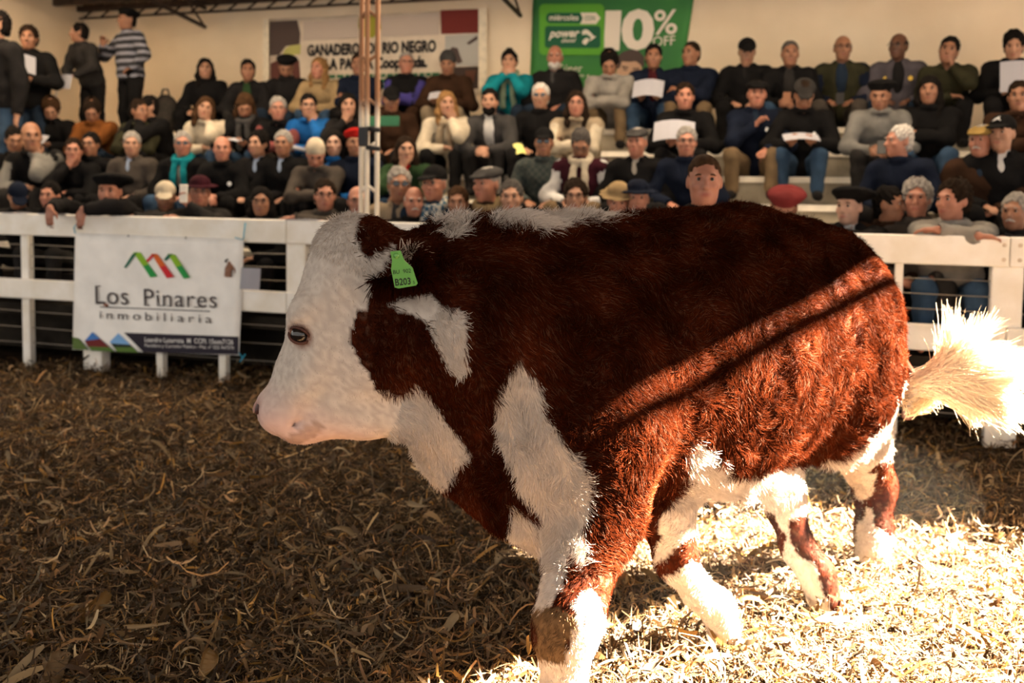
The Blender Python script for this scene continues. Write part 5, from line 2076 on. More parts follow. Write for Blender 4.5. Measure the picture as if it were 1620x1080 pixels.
def stripes_mat(name, c1, c2, scale):
    if name in MATS:
        return MATS[name]
    m = bpy.data.materials.new(name)
    m.use_nodes = True
    nt = m.node_tree
    tc = nt.nodes.new('ShaderNodeTexCoord')
    w = nt.nodes.new('ShaderNodeTexWave')
    w.wave_type = 'BANDS'
    w.bands_direction = 'Z'
    w.inputs['Scale'].default_value = scale
    w.inputs['Distortion'].default_value = 0.6
    r = nt.nodes.new('ShaderNodeValToRGB')
    r.color_ramp.elements[0].position = 0.55
    r.color_ramp.elements[1].position = 0.70
    r.color_ramp.elements[0].color = (*c1, 1)
    r.color_ramp.elements[1].color = (*c2, 1)
    nt.links.new(tc.outputs['Object'], w.inputs['Vector'])
    nt.links.new(w.outputs['Fac'], r.inputs[0])
    nt.links.new(r.outputs[0], nt.nodes['Principled BSDF'].inputs['Base Color'])
    nt.nodes['Principled BSDF'].inputs['Roughness'].default_value = 0.9
    MATS[name] = m
    return m


def plaid_mat(name, c1, c2, scale):
    if name in MATS:
        return MATS[name]
    m = bpy.data.materials.new(name)
    m.use_nodes = True
    nt = m.node_tree
    tc = nt.nodes.new('ShaderNodeTexCoord')
    w = nt.nodes.new('ShaderNodeTexChecker')
    w.inputs['Scale'].default_value = scale
    w.inputs['Color1'].default_value = (*c1, 1)
    w.inputs['Color2'].default_value = (*c2, 1)
    nt.links.new(tc.outputs['Object'], w.inputs['Vector'])
    nt.links.new(w.outputs['Color'], nt.nodes['Principled BSDF'].inputs['Base Color'])
    nt.nodes['Principled BSDF'].inputs['Roughness'].default_value = 0.9
    MATS[name] = m
    return m


EYE_M = [mat('eye_white', (0.33, 0.28, 0.24), 0.3, 0.5), mat('eye_iris', (0.012, 0.008, 0.006), 0.2, 0.6)]
LENS = mat('sunglass_lens', (0.006, 0.006, 0.007), 0.15, 0.6)
FRAME = mat('spectacle_frame', (0.03, 0.025, 0.022), 0.4, 0.5)
ROW_V = [0.55, 1.30, 2.05, 2.80]          # hips of the four rows, counted from the wall
ROW_Z = [TOP_Z - RISE * 2 * i for i in range(4)]
PEOPLE = []


def quant(a, steps):
    return min(steps, key=lambda s: abs(s - a))


def person(px, py, row, pose, label, skin='mid', hair=None, hat=None, top='black', sleeves=None, legs='charcoal', yaw=0, pitch=0, opening=0, shirt=None, extras=(), turn=None, loc=None, scale=None, face=True, dv=0.0):
    """px, py: the head in the photo; row: 0 (top) to 3 (behind the fence)"""
    if loc is None:
        u, z = stand_px(px, py, ROW_V[row] + 0.3)
        p = stand(u, ROW_V[row], ROW_Z[row])
        ang = math.atan2(np.dot(-p[:2], SU), np.dot(-p[:2], SN))
        yaw = yaw + math.degrees(ang) * (0.75 if turn is None else 1.0) - (turn or 0)
    yq = quant(yaw, (-60, -40, -24, -8, 8, 24, 40, 60))
    pq = quant(pitch, (0, 14, 32))
    b = bones_for(pose, yq, pq)
    if loc is None:
        fwd = -b.head[1]
        u, z = stand_px(px, py, ROW_V[row] + dv + fwd)
        s = (z - ROW_Z[row]) / b.head[2] if scale is None else scale
        s = min(max(s, 0.86), 1.13)
        # face halfway to the camera
        p = stand(u, ROW_V[row] + dv, ROW_Z[row])
        rz = STAND_ROT + (ang * 0.25 if turn is None else math.radians(turn))
    else:
        p, s, rz = np.asarray(loc, float), (scale or 1.0), math.radians(turn or 0)
    me = body_mesh(pose, yq, pq)
    o = link('person', me, None, skin_mat(skin), tuple(p), (0, 0, rz))
    o.scale = (s, s, s)
    tag(o, label, 'person', 'spectators on the bleachers' if loc is None else None)
    tm = top if not isinstance(top, str) else cloth(top)
    sm = tm if sleeves is None else cloth(sleeves)
    link('jacket', top_mesh(pose, opening, yq, pq), o, [tm, sm])
    if shirt:
        link('shirt', shirt_mesh(pose), o, cloth(shirt))
    link('trousers', trouser_mesh(pose), o, cloth(legs))
    if row < 3 or b.stand:
        for i in (0, 1):
            link('shoe', shoe_mesh(pose, i), o, cloth('ink'))
    HM = Matrix(b.HR.tolist()).to_4x4()
    HM.translation = Vector(b.head)

    def put(name, me_, mats, M=None):
        c = link(name, me_, o, mats)
        c.matrix_local = HM @ M if M is not None else HM
        return c
    if face:
        for sg in (-1, 1):
            put('eye', WEAR['eye'], EYE_M, Matrix.Translation((0.031 * sg, -0.0885, 0.012)))
            put('eyebrow', WEAR['eyebrow'], hairm((hair or ('', 'dark'))[1]), Matrix.Translation((0.031 * sg, -0.1005, 0.031)) @ Matrix.Diagonal((sg, 1, 1, 1)))
    if hair:
        put('hair', wear(hair[0]), hairm(hair[1]))
    if hat:
        hn = {'beret': 'beret', 'bigberet': 'beret', 'flatcap': 'flat_cap', 'cap': 'baseball_cap', 'brim': 'brimmed_hat', 'beanie': 'beanie', 'hood': 'hood'}[hat[0]]
        put(hn, wear(hat[0]), cloth(hat[1]))
    for e in extras:
        if e == 'glasses':
            put('glasses', WEAR['glasses'], FRAME)
        elif e == 'sunglasses':
            put('sunglasses', WEAR['sunglasses'], LENS)
        elif e[0] in ('beard', 'moustache'):
            put(e[0], wear(e[0]), hairm(e[1]))
        elif e[0] == 'scarf':
            c = link('scarf', WEAR['scarf'], o, e[1] if not isinstance(e[1], str) else cloth(e[1]))
            c.matrix_local = Matrix.Translation(Vector(b.nb)) @ Matrix.Rotation(math.radians(POSES[pose].get('lean', 28)) * 0.8, 4, 'X')
    bpy.context.view_layer.update()
    PEOPLE.append((o, b, s, rz, p))
    return o, b


def held(o_b, local):
    """world point of a person's local point"""
    o, b = o_b
    return o.matrix_world @ Vector(local)


paper_m = mat('white_paper', (0.34, 0.335, 0.37), 0.8, 0.1)


def paper(ob, c, w, h, rx, rz, label, ry=0.0, m=None, name='paper_sheet', cat='paper', bend=0.02):
    """slightly bent sheet held near a local point"""
    V, F = [], []
    nx, ny = 6, 4
    for j in range(ny):
        for i in range(nx):
            x, y = (i / (nx - 1) - 0.5) * w, (j / (ny - 1) - 0.5) * h
            V.append((x, y, bend * math.cos(x / w * 3.0)))
    n = nx * ny
    V += [(x, y, z - 0.0025) for x, y, z in V]
    for j in range(ny - 1):
        for i in range(nx - 1):
            a = j * nx + i
            F.append((a, a + 1, a + nx + 1, a + nx))
            F.append((n + a, n + a + nx, n + a + nx + 1, n + a + 1))
    rim = list(range(nx)) + [nx * (j + 1) - 1 for j in range(1, ny)] + list(range(n - 2, n - nx - 1, -1)) + [nx * j for j in range(ny - 2, 0, -1)]
    for a, b2 in zip(rim, rim[1:] + rim[:1]):
        F.append((a, n + a, n + b2, b2))
    me = bpy.data.meshes.new(name)
    me.from_pydata(V, [], F)
    o = link(name, me, None, m or paper_m)
    if ob is not None:
        o.matrix_world = ob[0].matrix_world @ Matrix.Translation(Vector(c)) @ Matrix.Rotation(rz, 4, 'Z') @ Matrix.Rotation(rx, 4, 'X') @ Matrix.Rotation(ry, 4, 'Y')
    else:
        o.matrix_world = Matrix.Translation(Vector(c)) @ Matrix.Rotation(rz, 4, 'Z') @ Matrix.Rotation(rx, 4, 'X') @ Matrix.Rotation(ry, 4, 'Y')
    tag(o, label, cat)
    return o


def phone(ob, c, label, rx=1.2, rz=0.0, m=None):
    mb = MB()
    mb.box((-0.036, -0.074, -0.0045), (0.036, 0.074, 0.0045), None, 0, 0.004)
    o = mb.build('phone', m or black_m)
    o.matrix_world = ob[0].matrix_world @ Matrix.Translation(Vector(c)) @ Matrix.Rotation(rz, 4, 'Z') @ Matrix.Rotation(rx, 4, 'X')
    mb = MB()
    mb.lathe([(0.0, -0.0065), (0.009, -0.0065), (0.009, -0.0045)], 10, Matrix.Translation((-0.018, 0.055, 0)))
    mb.build('camera_bump', LENS, o)
    tag(o, label, 'phone')
    return o
# ---------------------------------------------------------------- the spectators
stripe_m = stripes_mat('striped_knit', (0.012, 0.012, 0.016), (0.20, 0.20, 0.24), 3.6)
plaid_b = plaid_mat('blue_plaid', (0.03, 0.10, 0.17), (0.45, 0.42, 0.36), 26)
plaid_d = plaid_mat('dark_plaid', (0.012, 0.02, 0.018), (0.03, 0.035, 0.03), 30)


def on_tier(px, v):
    for v0, v1, z1 in STEP_V:
        if v0 <= v < v1:
            z = z1
            break
    u = stand_px(px, 90, v)[0]
    return stand(u, v, z)


# four people standing at the wall corner
S_ = []
for (px, v, pose, tr, kw) in (
    (4, 2.05, 'stand', -10, dict(label='person in dark jacket and jeans cut off by the left edge, top row', hair=('short', 'black'), top='ink', legs='jeans', yaw=-20)),
    (48, 1.55, 'stand_read', 25, dict(label='standing person in black jacket and jeans holding a paper to the chest', hair=('thick', 'dark'), top='black', legs='darkjeans', yaw=10, skin='tan')),
    (147, 0.98, 'stand_paper', -12, dict(label='standing person in dark grey sweater looking left, paper held low', hair=('short', 'black'), top='charcoal', legs='black', yaw=-40, skin='tan')),
    (207, 0.90, 'stand_hip', -18, dict(label='standing person in striped sweater and black hat, hand on hip', hair=('crop', 'black'), hat=('beret', 'black'), top=stripe_m, legs='black', yaw=-8, skin='tan')),
):
    q = on_tier(px, v)
    hz_ = {4: 38, 48: 62, 147: 75, 207: 33}[px]
    zt = stand_px(px, hz_, v)[1]
    bb = bones_for(pose, quant(kw.get('yaw', 0), (-60, -40, -24, -8, 8, 24, 40, 60)), 0)
    S_.append(person(px, 0, 0, pose, loc=q, turn=math.degrees(STAND_ROT) + tr, scale=min(max((zt - q[2]) / bb.head[2], 0.77), 1.1), **kw))
paper(S_[1], (0.03, -0.31, 1.30), 0.26, 0.20, 1.2, 0.3, 'white paper held to the chest by the standing person in black, top left', ry=0.4)
paper(S_[2], (0.03, -0.45, 0.89), 0.24, 0.19, 1.35, -0.15, 'white paper held low by the standing person in the grey sweater', ry=0.25)
st_ = MB()
w1 = held(S_[2], (-0.20, -0.36, 0.92))
st_.tube([(0, 0, 0), (-0.10, -0.04, -0.42)], 0.014, 8)
st_.tube([(0, 0, 0.0), (0.02, 0.01, 0.06)], 0.018, 8)
tag(st_.build('walking_stick', mat('pale_stick', (0.62, 0.56, 0.48), 0.6), None, True, tuple(w1)), 'pale stick held low beside the person in the grey sweater', 'stick')

A = dict
LIST = [
    # top row, against the wall
    (320, 140, 0, 'lap', A(label='person with long dark hair in a black coat, leftmost of the top bench', hair=('long', 'black'), top='black', legs='black', skin='mid')),
    (383, 127, 0, 'clasp', A(label='person in open black jacket over greenish shirt, hands together, top row', hair=('short', 'black'), top='ink', shirt='green', opening=2, legs='charcoal', skin='tan')),
    (447, 128, 0, 'lap', A(label='person in black beret and black jacket looking down below the cattle banner', hair=('crop', 'black'), hat=('beret', 'black'), top='ink', legs='darkjeans', pitch=32, skin='tan', extras=[('beard', 'black')])),
    (497, 133, 0, 'clasp', A(label='person with long fair hair in a tan jacket and jeans, top row', hair=('long', 'blond'), top='tan', legs='jeans', yaw=-35, skin='red')),
    (562, 128, 0, 'cross', A(label='person in dark navy jacket partly behind the lattice column, top row', hair=('short', 'dark'), top='navy', legs='black', skin='tan', yaw=-20)),
    (637, 122, 0, 'cross', A(label='person with black vest, purple sleeves and glasses, arms crossed', hair=('crop', 'grey'), top='black', sleeves='purple', legs='brown', skin='red', extras=['glasses'])),
    (702, 122, 0, 'paper', A(label='person in grey beanie, dark brown jacket and beige trousers, top row', hat=('beanie', 'darkgrey'), top='brown', legs='beige', pitch=14, yaw=-10, skin='tan')),
    (800, 117, 0, 'mouth2', A(label='person in teal jacket and pale green scarf, both hands at mouth', hair=('tied', 'black'), top='teal', legs='darkjeans', extras=[('scarf', 'sage')], skin='mid')),
    (875, 108, 0, 'lap', A(label='bald person with white beard in black jacket by the green banner', hair=('balding', 'white'), top='ink', legs='darkjeans', skin='red', extras=[('beard', 'white')], shirt='darkgrey', opening=1)),
    (958, 113, 0, 'knees', A(label='person in grey sweater and khaki trousers looking down, green banner behind', hair=('thick', 'black'), top='lightgrey', legs='khaki', pitch=32, skin='tan')),
    (1030, 110, 0, 'paper', A(label='person in navy jacket over maroon shirt with jeans and a white paper', hair=('short', 'black'), top='navy', shirt='maroon', opening=2, legs='jeans', skin='tan')),
    (1092, 103, 0, 'cross', A(label='person in plain navy jacket right of the green banner, arms folded', hair=('crop', 'dark'), top='navy', legs='khaki', yaw=-25, skin='tan')),
    (1180, 95, 0, 'lap', A(label='person in black baseball cap and all black clothes, top row', hair=('crop', 'dark'), hat=('cap', 'black'), top='black', shirt='ink', opening=1, legs='black', skin='mid', pitch=14)),
    (1248, 97, 0, 'clasp', A(label='person with short grey hair, black jacket and blue jeans, top row', hair=('crop', 'saltpepper'), top='black', shirt='charcoal', opening=2, legs='jeans', skin='tan')),
    (1332, 97, 0, 'lap', A(label='balding person with glasses, dark vest over blue sweater, top row', hair=('balding', 'dark'), top='olive', sleeves='navy', shirt='darkjeans', opening=2, legs='taupe', skin='tan', extras=['glasses'])),
    (1422, 90, 0, 'lap', A(label='dark-skinned bald person in grey jacket with yellow chest badges', hair=('balding', 'black'), top='mauve', shirt='ink', opening=2, legs='darkjeans', skin='dark', yaw=-20, extras=['glasses'])),
    (1503, 88, 0, 'cheekR', A(label='person in olive green jacket resting a cheek on one hand, top row', hair=('short', 'black'), top='olive', legs='black', skin='tan')),
    (1607, 75, 0, 'paper', A(label='person in black jacket reading a white paper at the upper right edge', hair=('thick', 'black'), top='black', legs='ink', skin='mid', pitch=14)),
    # second row
    (16, 222, 2, 'lap', A(label='person in dark clothes at the left edge beside the bald person', hair=('short', 'black'), top='black', legs='ink', pitch=14, skin='tan')),
    (70, 190, 1, 'paper', A(label='person with bushy brown hair reading a paper above the bald person', hair=('curly', 'brown'), top='black', legs='darkgrey', pitch=32, skin='mid')),
    (133, 193, 1, 'chinR', A(label='person in rust orange sweater with hand at mouth', hair=('thick', 'dark'), top='rust', legs='darkjeans', pitch=32, skin='tan')),
    (207, 192, 1, 'knees', A(label='person in dark olive jacket looking right, beside the person with clasped hands', hair=('short', 'dark'), top='olive', legs='ink', yaw=35, skin='tan')),
    (240, 190, 1, 'mouth2', A(label='person in black turned to the left with hands at the mouth', hair=('short', 'black'), top='black', legs='black', yaw=-60, skin='mid', turn=-20)),
    (313, 187, 1, 'cheekR', A(label='person in cream sweater leaning a cheek on one hand', hair=('wavy', 'brown'), top='cream', legs='jeans', skin='mid')),
    (378, 197, 1, 'paper', A(label='person with light brown fringe in dark jacket and grey scarf looking down', hair=('bangs', 'brown'), top='black', legs='jeans', pitch=32, extras=[('scarf', 'darkgrey')], skin='tan')),
    (428, 182, 1, 'knees', A(label='grey-haired person in black vest with dusty red sleeves', hair=('short', 'grey'), top='black', sleeves='dustyred', legs='taupe', extras=['glasses'], skin='red')),
    (478, 184, 1, 'chinR', A(label='person in bright blue sweater and glasses, hand on chin', hair=('short', 'black'), top='blue', legs='jeans', extras=['glasses'], skin='mid')),
    (541, 197, 1, 'chinL', A(label='person with dark hair in black holding a small red thing, left of column', hair=('wavy', 'black'), top='ink', legs='black', skin='mid')),
    (614, 178, 1, 'lap', A(label='person in black cap behind a green folder, right of the column', hair=('crop', 'dark'), hat=('cap', 'black'), top='brown', legs='ink', skin='tan', pitch=14)),
    (698, 192, 1, 'chinR', A(label='person with wavy fair hair in a cream coat covering the mouth', hair=('wavy', 'blond'), top='cream', legs='black', extras=[('scarf', 'beige')], skin='mid')),
    (768, 178, 1, 'clasp', A(label='bearded person in grey blazer over white shirt, hands clasped', hair=('short', 'black'), top='darkgrey', shirt='white', opening=2, legs='ink', extras=[('beard', 'black')], skin='mid')),
    (852, 172, 1, 'lap', A(label='white-haired person in dark sunglasses and black jacket', hair=('short', 'white'), top='black', legs='ink', extras=['sunglasses'], skin='mid', yaw=-10)),
    (905, 182, 1, 'knees', A(label='person in beige vest with cream sleeves and pale trousers', hair=('wavy', 'dark'), top='beige', sleeves='cream', legs='beige', extras=['glasses'], skin='red')),
    (1080, 175, 1, 'paper', A(label='person in black jacket holding a wide white paper, below the green banner', hair=('short', 'dark'), top='black', legs='ink', skin='red')),
    (1194, 204, 1, 'chest', A(label='person in black cap and navy jacket, fist on chest, khaki trousers', hair=('crop', 'black'), hat=('flatcap', 'black'), top='navy', legs='khaki', skin='red', shirt='darkjeans', opening=1)),
    (1268, 228, 1, 'paper', A(label='person in dark grey cap bent over a paper, black jacket and jeans', hat=('flatcap', 'charcoal'), hair=('crop', 'dark'), top='black', legs='jeans', pitch=32, skin='tan')),
    (1393, 172, 1, 'clasp', A(label='person in black beret and grey sweater holding a phone', hair=('crop', 'dark'), hat=('beret', 'black'), top='grey', legs='charcoal', skin='tan', pitch=14, yaw=-10)),
    (1470, 178, 1, 'cross', A(label='person with dark fringe in black coat and jeans, arms folded', hair=('bangs', 'black'), top='black', legs='jeans', skin='tan')),
    (1616, 168, 1, 'knees', A(label='person in dark brown jacket cut off by the right edge', hair=('short', 'dark'), top='brown', legs='ink', skin='tan')),
    # third row
    (40, 217, 2, 'chinR', A(label='bald person with grey sleeves, hand on chin, far left', hair=('balding', 'brown'), top='black', sleeves='grey', legs='charcoal', skin='tan')),
    (103, 247, 2, 'chinL', A(label='person with glasses and dark hair covering the mouth, far left', hair=('short', 'dark'), top='black', legs='black', extras=['glasses'], skin='red')),
    (138, 277, 2, 'lap', A(label='person with glasses in black jacket just above the hatted man at the rail', hair=('short', 'black'), top='black', legs='black', extras=['glasses'], skin='tan', yaw=-20)),
    (203, 277, 2, 'lap', A(label='grey-haired person in beige jacket with pale blue collar', hair=('short', 'grey'), top='taupe', shirt='paleblue', opening=1, legs='ink', skin='mid')),
    (283, 243, 2, 'lap', A(label='person in sunglasses with teal collar and light shirt under dark jacket', hair=('short', 'grey'), top='black', shirt='lightgrey', opening=2, legs='jeans', extras=['sunglasses', ('scarf', 'teal')], skin='red')),
    (340, 257, 2, 'clasp', A(label='balding person in black jacket with small white chest logo', hair=('balding', 'dark'), top='black', legs='ink', skin='red')),
    (404, 277, 2, 'lap', A(label='boy with dark hair in dark jacket and pale shirt, third row', hair=('thick', 'black'), top='ink', shirt='paleblue', opening=1, legs='black', yaw=-35, skin='mid')),
    (443, 287, 2, 'lap', A(label='grey-haired person in dark jacket with pale blue collar beside the boy', hair=('short', 'grey'), top='black', shirt='paleblue', opening=1, legs='black', yaw=-10, skin='tan')),
    (525, 283, 2, 'lap', A(label='pale-faced person with long dark hair and a blue coat', hair=('long', 'black'), top='blue', legs='ink', yaw=-20, skin='pale')),
    (557, 277, 2, 'lap', A(label='person in bright red beret left of the column', hair=('crop', 'dark'), hat=('beret', 'red'), top='navy', legs='ink', skin='tan')),
    (632, 238, 2, 'chinL', A(label='person with dark hair in green jacket, hand over mouth, right of column', hair=('long', 'dark'), top='green', shirt='red', opening=1, legs='jeans', skin='mid')),
    (857, 258, 2, 'lap', A(label='person in black cap and sunglasses with dark plaid shirt', hair=('crop', 'black'), hat=('cap', 'black'), top=plaid_d, legs='ink', extras=['sunglasses'], skin='tan')),
    (915, 258, 2, 'lap', A(label='person in maroon vest with white sleeves and cream scarf looking down', hair=('short', 'saltpepper'), top='wine', sleeves='white', legs='khaki', pitch=32, extras=['glasses', ('scarf', 'cream')], skin='tan')),
    (1005, 253, 2, 'lap', A(label='person in grey flat cap and long black coat', hat=('flatcap', 'darkgrey'), hair=('crop', 'grey'), top='black', shirt='lightgrey', opening=1, legs='ink', skin='red', yaw=-15)),
    (1083, 262, 2, 'lap', A(label='person with glasses half hidden behind the man in the ring', hair=('short', 'grey'), top='navy', legs='ink', extras=['glasses'], skin='red')),
    (1433, 283, 2, 'lap', A(label='white-haired person in dark jacket seen in profile facing left', hair=('short', 'white'), top='navy', legs='ink', yaw=-60, turn=-20, skin='red')),
    (1551, 298, 2, 'lap', A(label='laughing person in mustard flat cap and brown jacket over blue shirt', hat=('flatcap', 'mustard'), hair=('crop', 'grey'), top='brown', shirt='darkjeans', opening=1, legs='ink', yaw=-20, skin='red', extras=[('moustache', 'white')])),
    (1588, 212, 2, 'lap', A(label='boy in black cap with white emblem, black sweater, white collar', hair=('crop', 'dark'), hat=('cap', 'black'), top='black', shirt='white', opening=1, legs='black', yaw=-20, skin='mid')),
    # front row, behind the fence
    (14, 318, 3, 'rail', A(label='person bent low in a navy cap at the left end of the fence', hat=('cap', 'navy'), hair=('crop', 'dark'), top='ink', pitch=32, skin='tan')),
    (67, 310, 3, 'rail', A(label='person with short black hair in black leaning on the fence, far left', hair=('short', 'black'), top='black', skin='red', yaw=-20)),
    (173, 318, 3, 'railhang', A(dv=0.07, scale=1.0, turn=0, label='person in wide black beret with both hands hanging over the fence', hair=('crop', 'black'), hat=('bigberet', 'black'), top='ink', skin='red', extras=[('moustache', 'black')], yaw=-10)),
    (250, 312, 3, 'rail', A(label='person in white cap with arms folded on the fence', hat=('cap', 'cream'), hair=('crop', 'dark'), top='charcoal', skin='tan', pitch=14)),
    (308, 305, 3, 'railphone', A(label='person in maroon brimmed hat filming with a phone over the fence', hat=('brim', 'wine'), hair=('crop', 'grey'), top='charcoal', skin='red', extras=['glasses'])),
    (408, 338, 3, 'reach', A(dv=0.06, turn=0, label='person with glasses just peeping over the top rail', hair=('wavy', 'black'), top='black', extras=['glasses'], skin='tan', legs='ink')),
    (486, 296, 2, 'knees', A(label='person in cream knit cap behind the man with glasses at the rail', hat=('beanie', 'cream'), top='taupe', pitch=32, skin='red', legs='ink')),
    (505, 310, 3, 'rail', A(label='person with dark hair and glasses leaning on the rail left of column', hair=('short', 'dark'), top='taupe', extras=['glasses'], skin='red')),
    (556, 320, 3, 'rail', A(label='bald person with glasses at the rail left of the column', hair=('balding', 'dark'), top='ink', extras=['glasses'], skin='red')),
    (627, 293, 3, 'lap', A(label='person in sunglasses and light beige jacket right of the column', hair=('short', 'grey'), top='beige', shirt='darkgrey', opening=1, extras=['sunglasses'], skin='tan', legs='jeans')),
    (646, 332, 3, 'rail', A(label='balding person with white moustache at the rail below the beige jacket', hair=('balding', 'white'), top='black', extras=[('moustache', 'white')], skin='red')),
    (684, 292, 3, 'lap', A(label='person in black cap and dark glasses with checked scarf', hat=('cap', 'black'), hair=('crop', 'grey'), top='darkjeans', extras=['glasses', ('scarf', plaid_b)], yaw=-30, skin='red', legs='ink')),
    (717, 325, 3, 'rail', A(label='person with receding brown hair and long face above the neck of the bull', hair=('short', 'brown'), top='ink', skin='tan', yaw=-15)),
    (769, 293, 3, 'lap', A(label='person in grey flat cap and tan scarf looking left', hat=('flatcap', 'darkgrey'), hair=('crop', 'grey'), top='brown', extras=[('scarf', 'tan')], yaw=-40, skin='red', legs='ink')),
    (803, 313, 3, 'rail', A(label='person with short dark grey hair staring ahead over the bull', hair=('short', 'saltpepper'), top='ink', skin='mid')),
    (907, 312, 3, 'lap', A(label='young person in thin glasses and black top behind the white mane', hair=('thick', 'dark'), top='black', extras=['glasses'], skin='mid', legs='ink')),
    (975, 330, 3, 'lap', A(label='person in brown brimmed hat low behind the back of the bull', hat=('brim', 'tan'), hair=('crop', 'grey'), top='ink', skin='red', legs='ink', pitch=14)),
    (1006, 315, 3, 'lap', A(label='smiling person in wide dark navy hat behind the back of the bull', hat=('brim', 'navy'), hair=('crop', 'grey'), top='navy', skin='red', legs='ink')),
    (1238, 330, 3, 'knees', A(label='person with faded red beret bent down behind the rump of the bull', hat=('beret', 'softred'), hair=('crop', 'dark'), top='charcoal', pitch=32, skin='tan', legs='ink')),
    (1345, 328, 3, 'rail', A(label='person in large black beret at the fence beside the rump', hair=('crop', 'black'), hat=('bigberet', 'black'), top='ink', shirt='white', opening=1, skin='pale', yaw=-25)),
    (1391, 328, 3, 'lap', A(label='dark-haired person in profile facing right, beside the black beret', hair=('short', 'black'), top='brown', yaw=60, turn=25, skin='tan', legs='ink')),
    (1452, 315, 3, 'lap', A(label='grey curly-haired person with ruddy face behind the grey sweater', hair=('curly', 'grey'), top='taupe', skin='red', yaw=0)),
    (1512, 318, 3, 'rail', A(legs='jeans', dv=0.05, label='dark-haired person in grey sweater leaning both arms on the fence', hair=('thick', 'dark'), top='lightgrey', skin='red', yaw=-30)),
    (1611, 345, 3, 'rail', A(label='grey-haired person with white moustache at the right edge', hair=('short', 'grey'), top='ink', skin='tan', extras=[('moustache', 'white')], yaw=-10)),
]
P_ = {}
for (px, py, row, pose, kw) in LIST:
    P_[px] = person(px, py, row, pose, **kw)

# the man standing in the ring behind the bull
rp = at(1112, 288, 4.35)
W_ = person(0, 0, 0, 'stand', 'person with short hair in dark shirt standing in the ring behind the bull', skin='red', hair=('crop', 'brown'), top='ink', legs='darkjeans', yaw=0,
            loc=(rp[0], rp[1], 0.0), turn=0, scale=rp[2] / bones_for('stand', -8, 0).head[2])

# ---------------------------------------------------------------- things people hold
HLD = lambda k: ((P_[k][1].arms[0][2] + P_[k][1].arms[1][2]) / 2 + (P_[k][1].arms[0][3] + P_[k][1].arms[1][3]) * 0.04)
paper(P_[383], HLD(383) + (0.10, -0.03, 0.0), 0.22, 0.13, 0.2, 0.0, 'paper on the knees of the person in the open black jacket')
paper(P_[702], HLD(702) + (0, -0.03, 0.03), 0.22, 0.18, 0.5, 0.2, 'paper on the lap of the person in the grey beanie')
paper(P_[1030], HLD(1030) + (0, -0.03, 0.055), 0.30, 0.22, 0.9, 0.0, 'large white paper held by the person in the maroon shirt', bend=0.04)
paper(P_[1607], HLD(1607) + (0, -0.03, 0.10), 0.26, 0.30, 1.2, 0.0, 'white paper read by the person at the upper right edge')
paper(P_[70], HLD(70) + (0, -0.04, 0.04), 0.24, 0.17, 0.6, 0.1, 'paper read by the person with bushy brown hair')
paper(P_[378], HLD(378) + (-0.03, -0.04, 0.02), 0.24, 0.14, 0.2, 0.0, 'paper on the knees of the person with the grey scarf')
paper(P_[1080], HLD(1080) + (-0.05, -0.04, 0.075), 0.36, 0.20, 1.05, 0.05, 'wide white paper held by the person in black below the green banner', bend=0.05)
paper(P_[1268], HLD(1268) + (0, -0.03, 0.02), 0.30, 0.16, 0.4, 0.2, 'paper studied by the person in the dark grey cap')
m_ = MB()
m_.tube([(-0.15, 0, 0.03), (0.15, 0, -0.03)], [0.026, 0.020], 10)
o = m_.build('rolled_paper', paper_m, None, True)
o.matrix_world = P_[478][0].matrix_world @ Matrix.Translation((-0.10, -0.49, 0.26))
tag(o, 'white paper roll held by the person in the blue sweater', 'paper')
paper(P_[852], (-0.13, -0.42, 0.235), 0.10, 0.15, 0.7, 0.6, 'yellow leaflet held low by the white-haired person in sunglasses', m=mat('yellow_leaflet', (0.62, 0.60, 0.20), 0.7), name='leaflet', cat='leaflet')
m_ = MB()
m_.box((-0.16, -0.008, -0.05), (0.16, 0.008, 0.05), None, 0, 0.004)
o = m_.build('green_folder', mat('folder_green', (0.02, 0.10, 0.05), 0.6))
o.matrix_world = P_[614][0].matrix_world @ Matrix.Translation((0.02, -0.40, 0.52))
tag(o, 'dark green folder held up in front of the person in the black cap', 'folder')
phone(P_[1393], HLD(1393) + (0.02, -0.05, 0.03), 'phone held by the person in the grey sweater and beret', 0.9)
phone(P_[1248], HLD(1248) + (0.0, -0.05, 0.04), 'phone held between the knees of the person in black jacket and jeans', 1.0, m=mat('phone_brown', (0.20, 0.09, 0.05), 0.5))
phone(P_[1332], HLD(1332) + (0.0, -0.06, 0.03), 'phone in the hand of the balding person in the dark vest', 0.9)
hw = P_[308][1].arms[1]
phone(P_[308], hw[2] + hw[3] * 0.08 + (0, -0.035, 0.02), 'pale phone raised by the person in the maroon hat', 1.5, m=mat('phone_white', (0.70, 0.66, 0.58), 0.4))
hw = P_[541][1].arms[1]
m_ = MB()
m_.lathe([(0.0, -0.03), (0.028, -0.02), (0.033, 0.0), (0.028, 0.02), (0.0, 0.03)], 14)
o = m_.build('red_ball', mat('red_rubber', (0.55, 0.02, 0.02), 0.4), None, True)
o.matrix_world = P_[541][0].matrix_world @ Matrix.Translation(Vector(hw[2] + hw[3] * 0.06 + (0, -0.03, 0.03)))
tag(o, 'small red ball in the hand of the dark-haired person', 'ball')
# papers lying on the top rail
for px, lab in ((25, 'folded paper lying on the top rail at the far left'), (85, 'paper lying on the top rail beside the black-haired person'), (478, 'paper lying on the top rail left of the column')):
    u = fu(px, 345)
    q = stand(u, FENCE_V, FENCE_H + 0.004)
    paper(None, tuple(q), 0.26, 0.05, 0.0, STAND_ROT + 0.05, lab, bend=0.004)
# paper held below the rail by the person peeping over it
u, z = stand_px(396, 441, FENCE_V + 0.07)
q = stand(u, FENCE_V + 0.07, z)
paper(None, tuple(q), 0.19, 0.15, 1.45, STAND_ROT, 'white paper pushed out between the rails beside the banner', ry=-0.25)
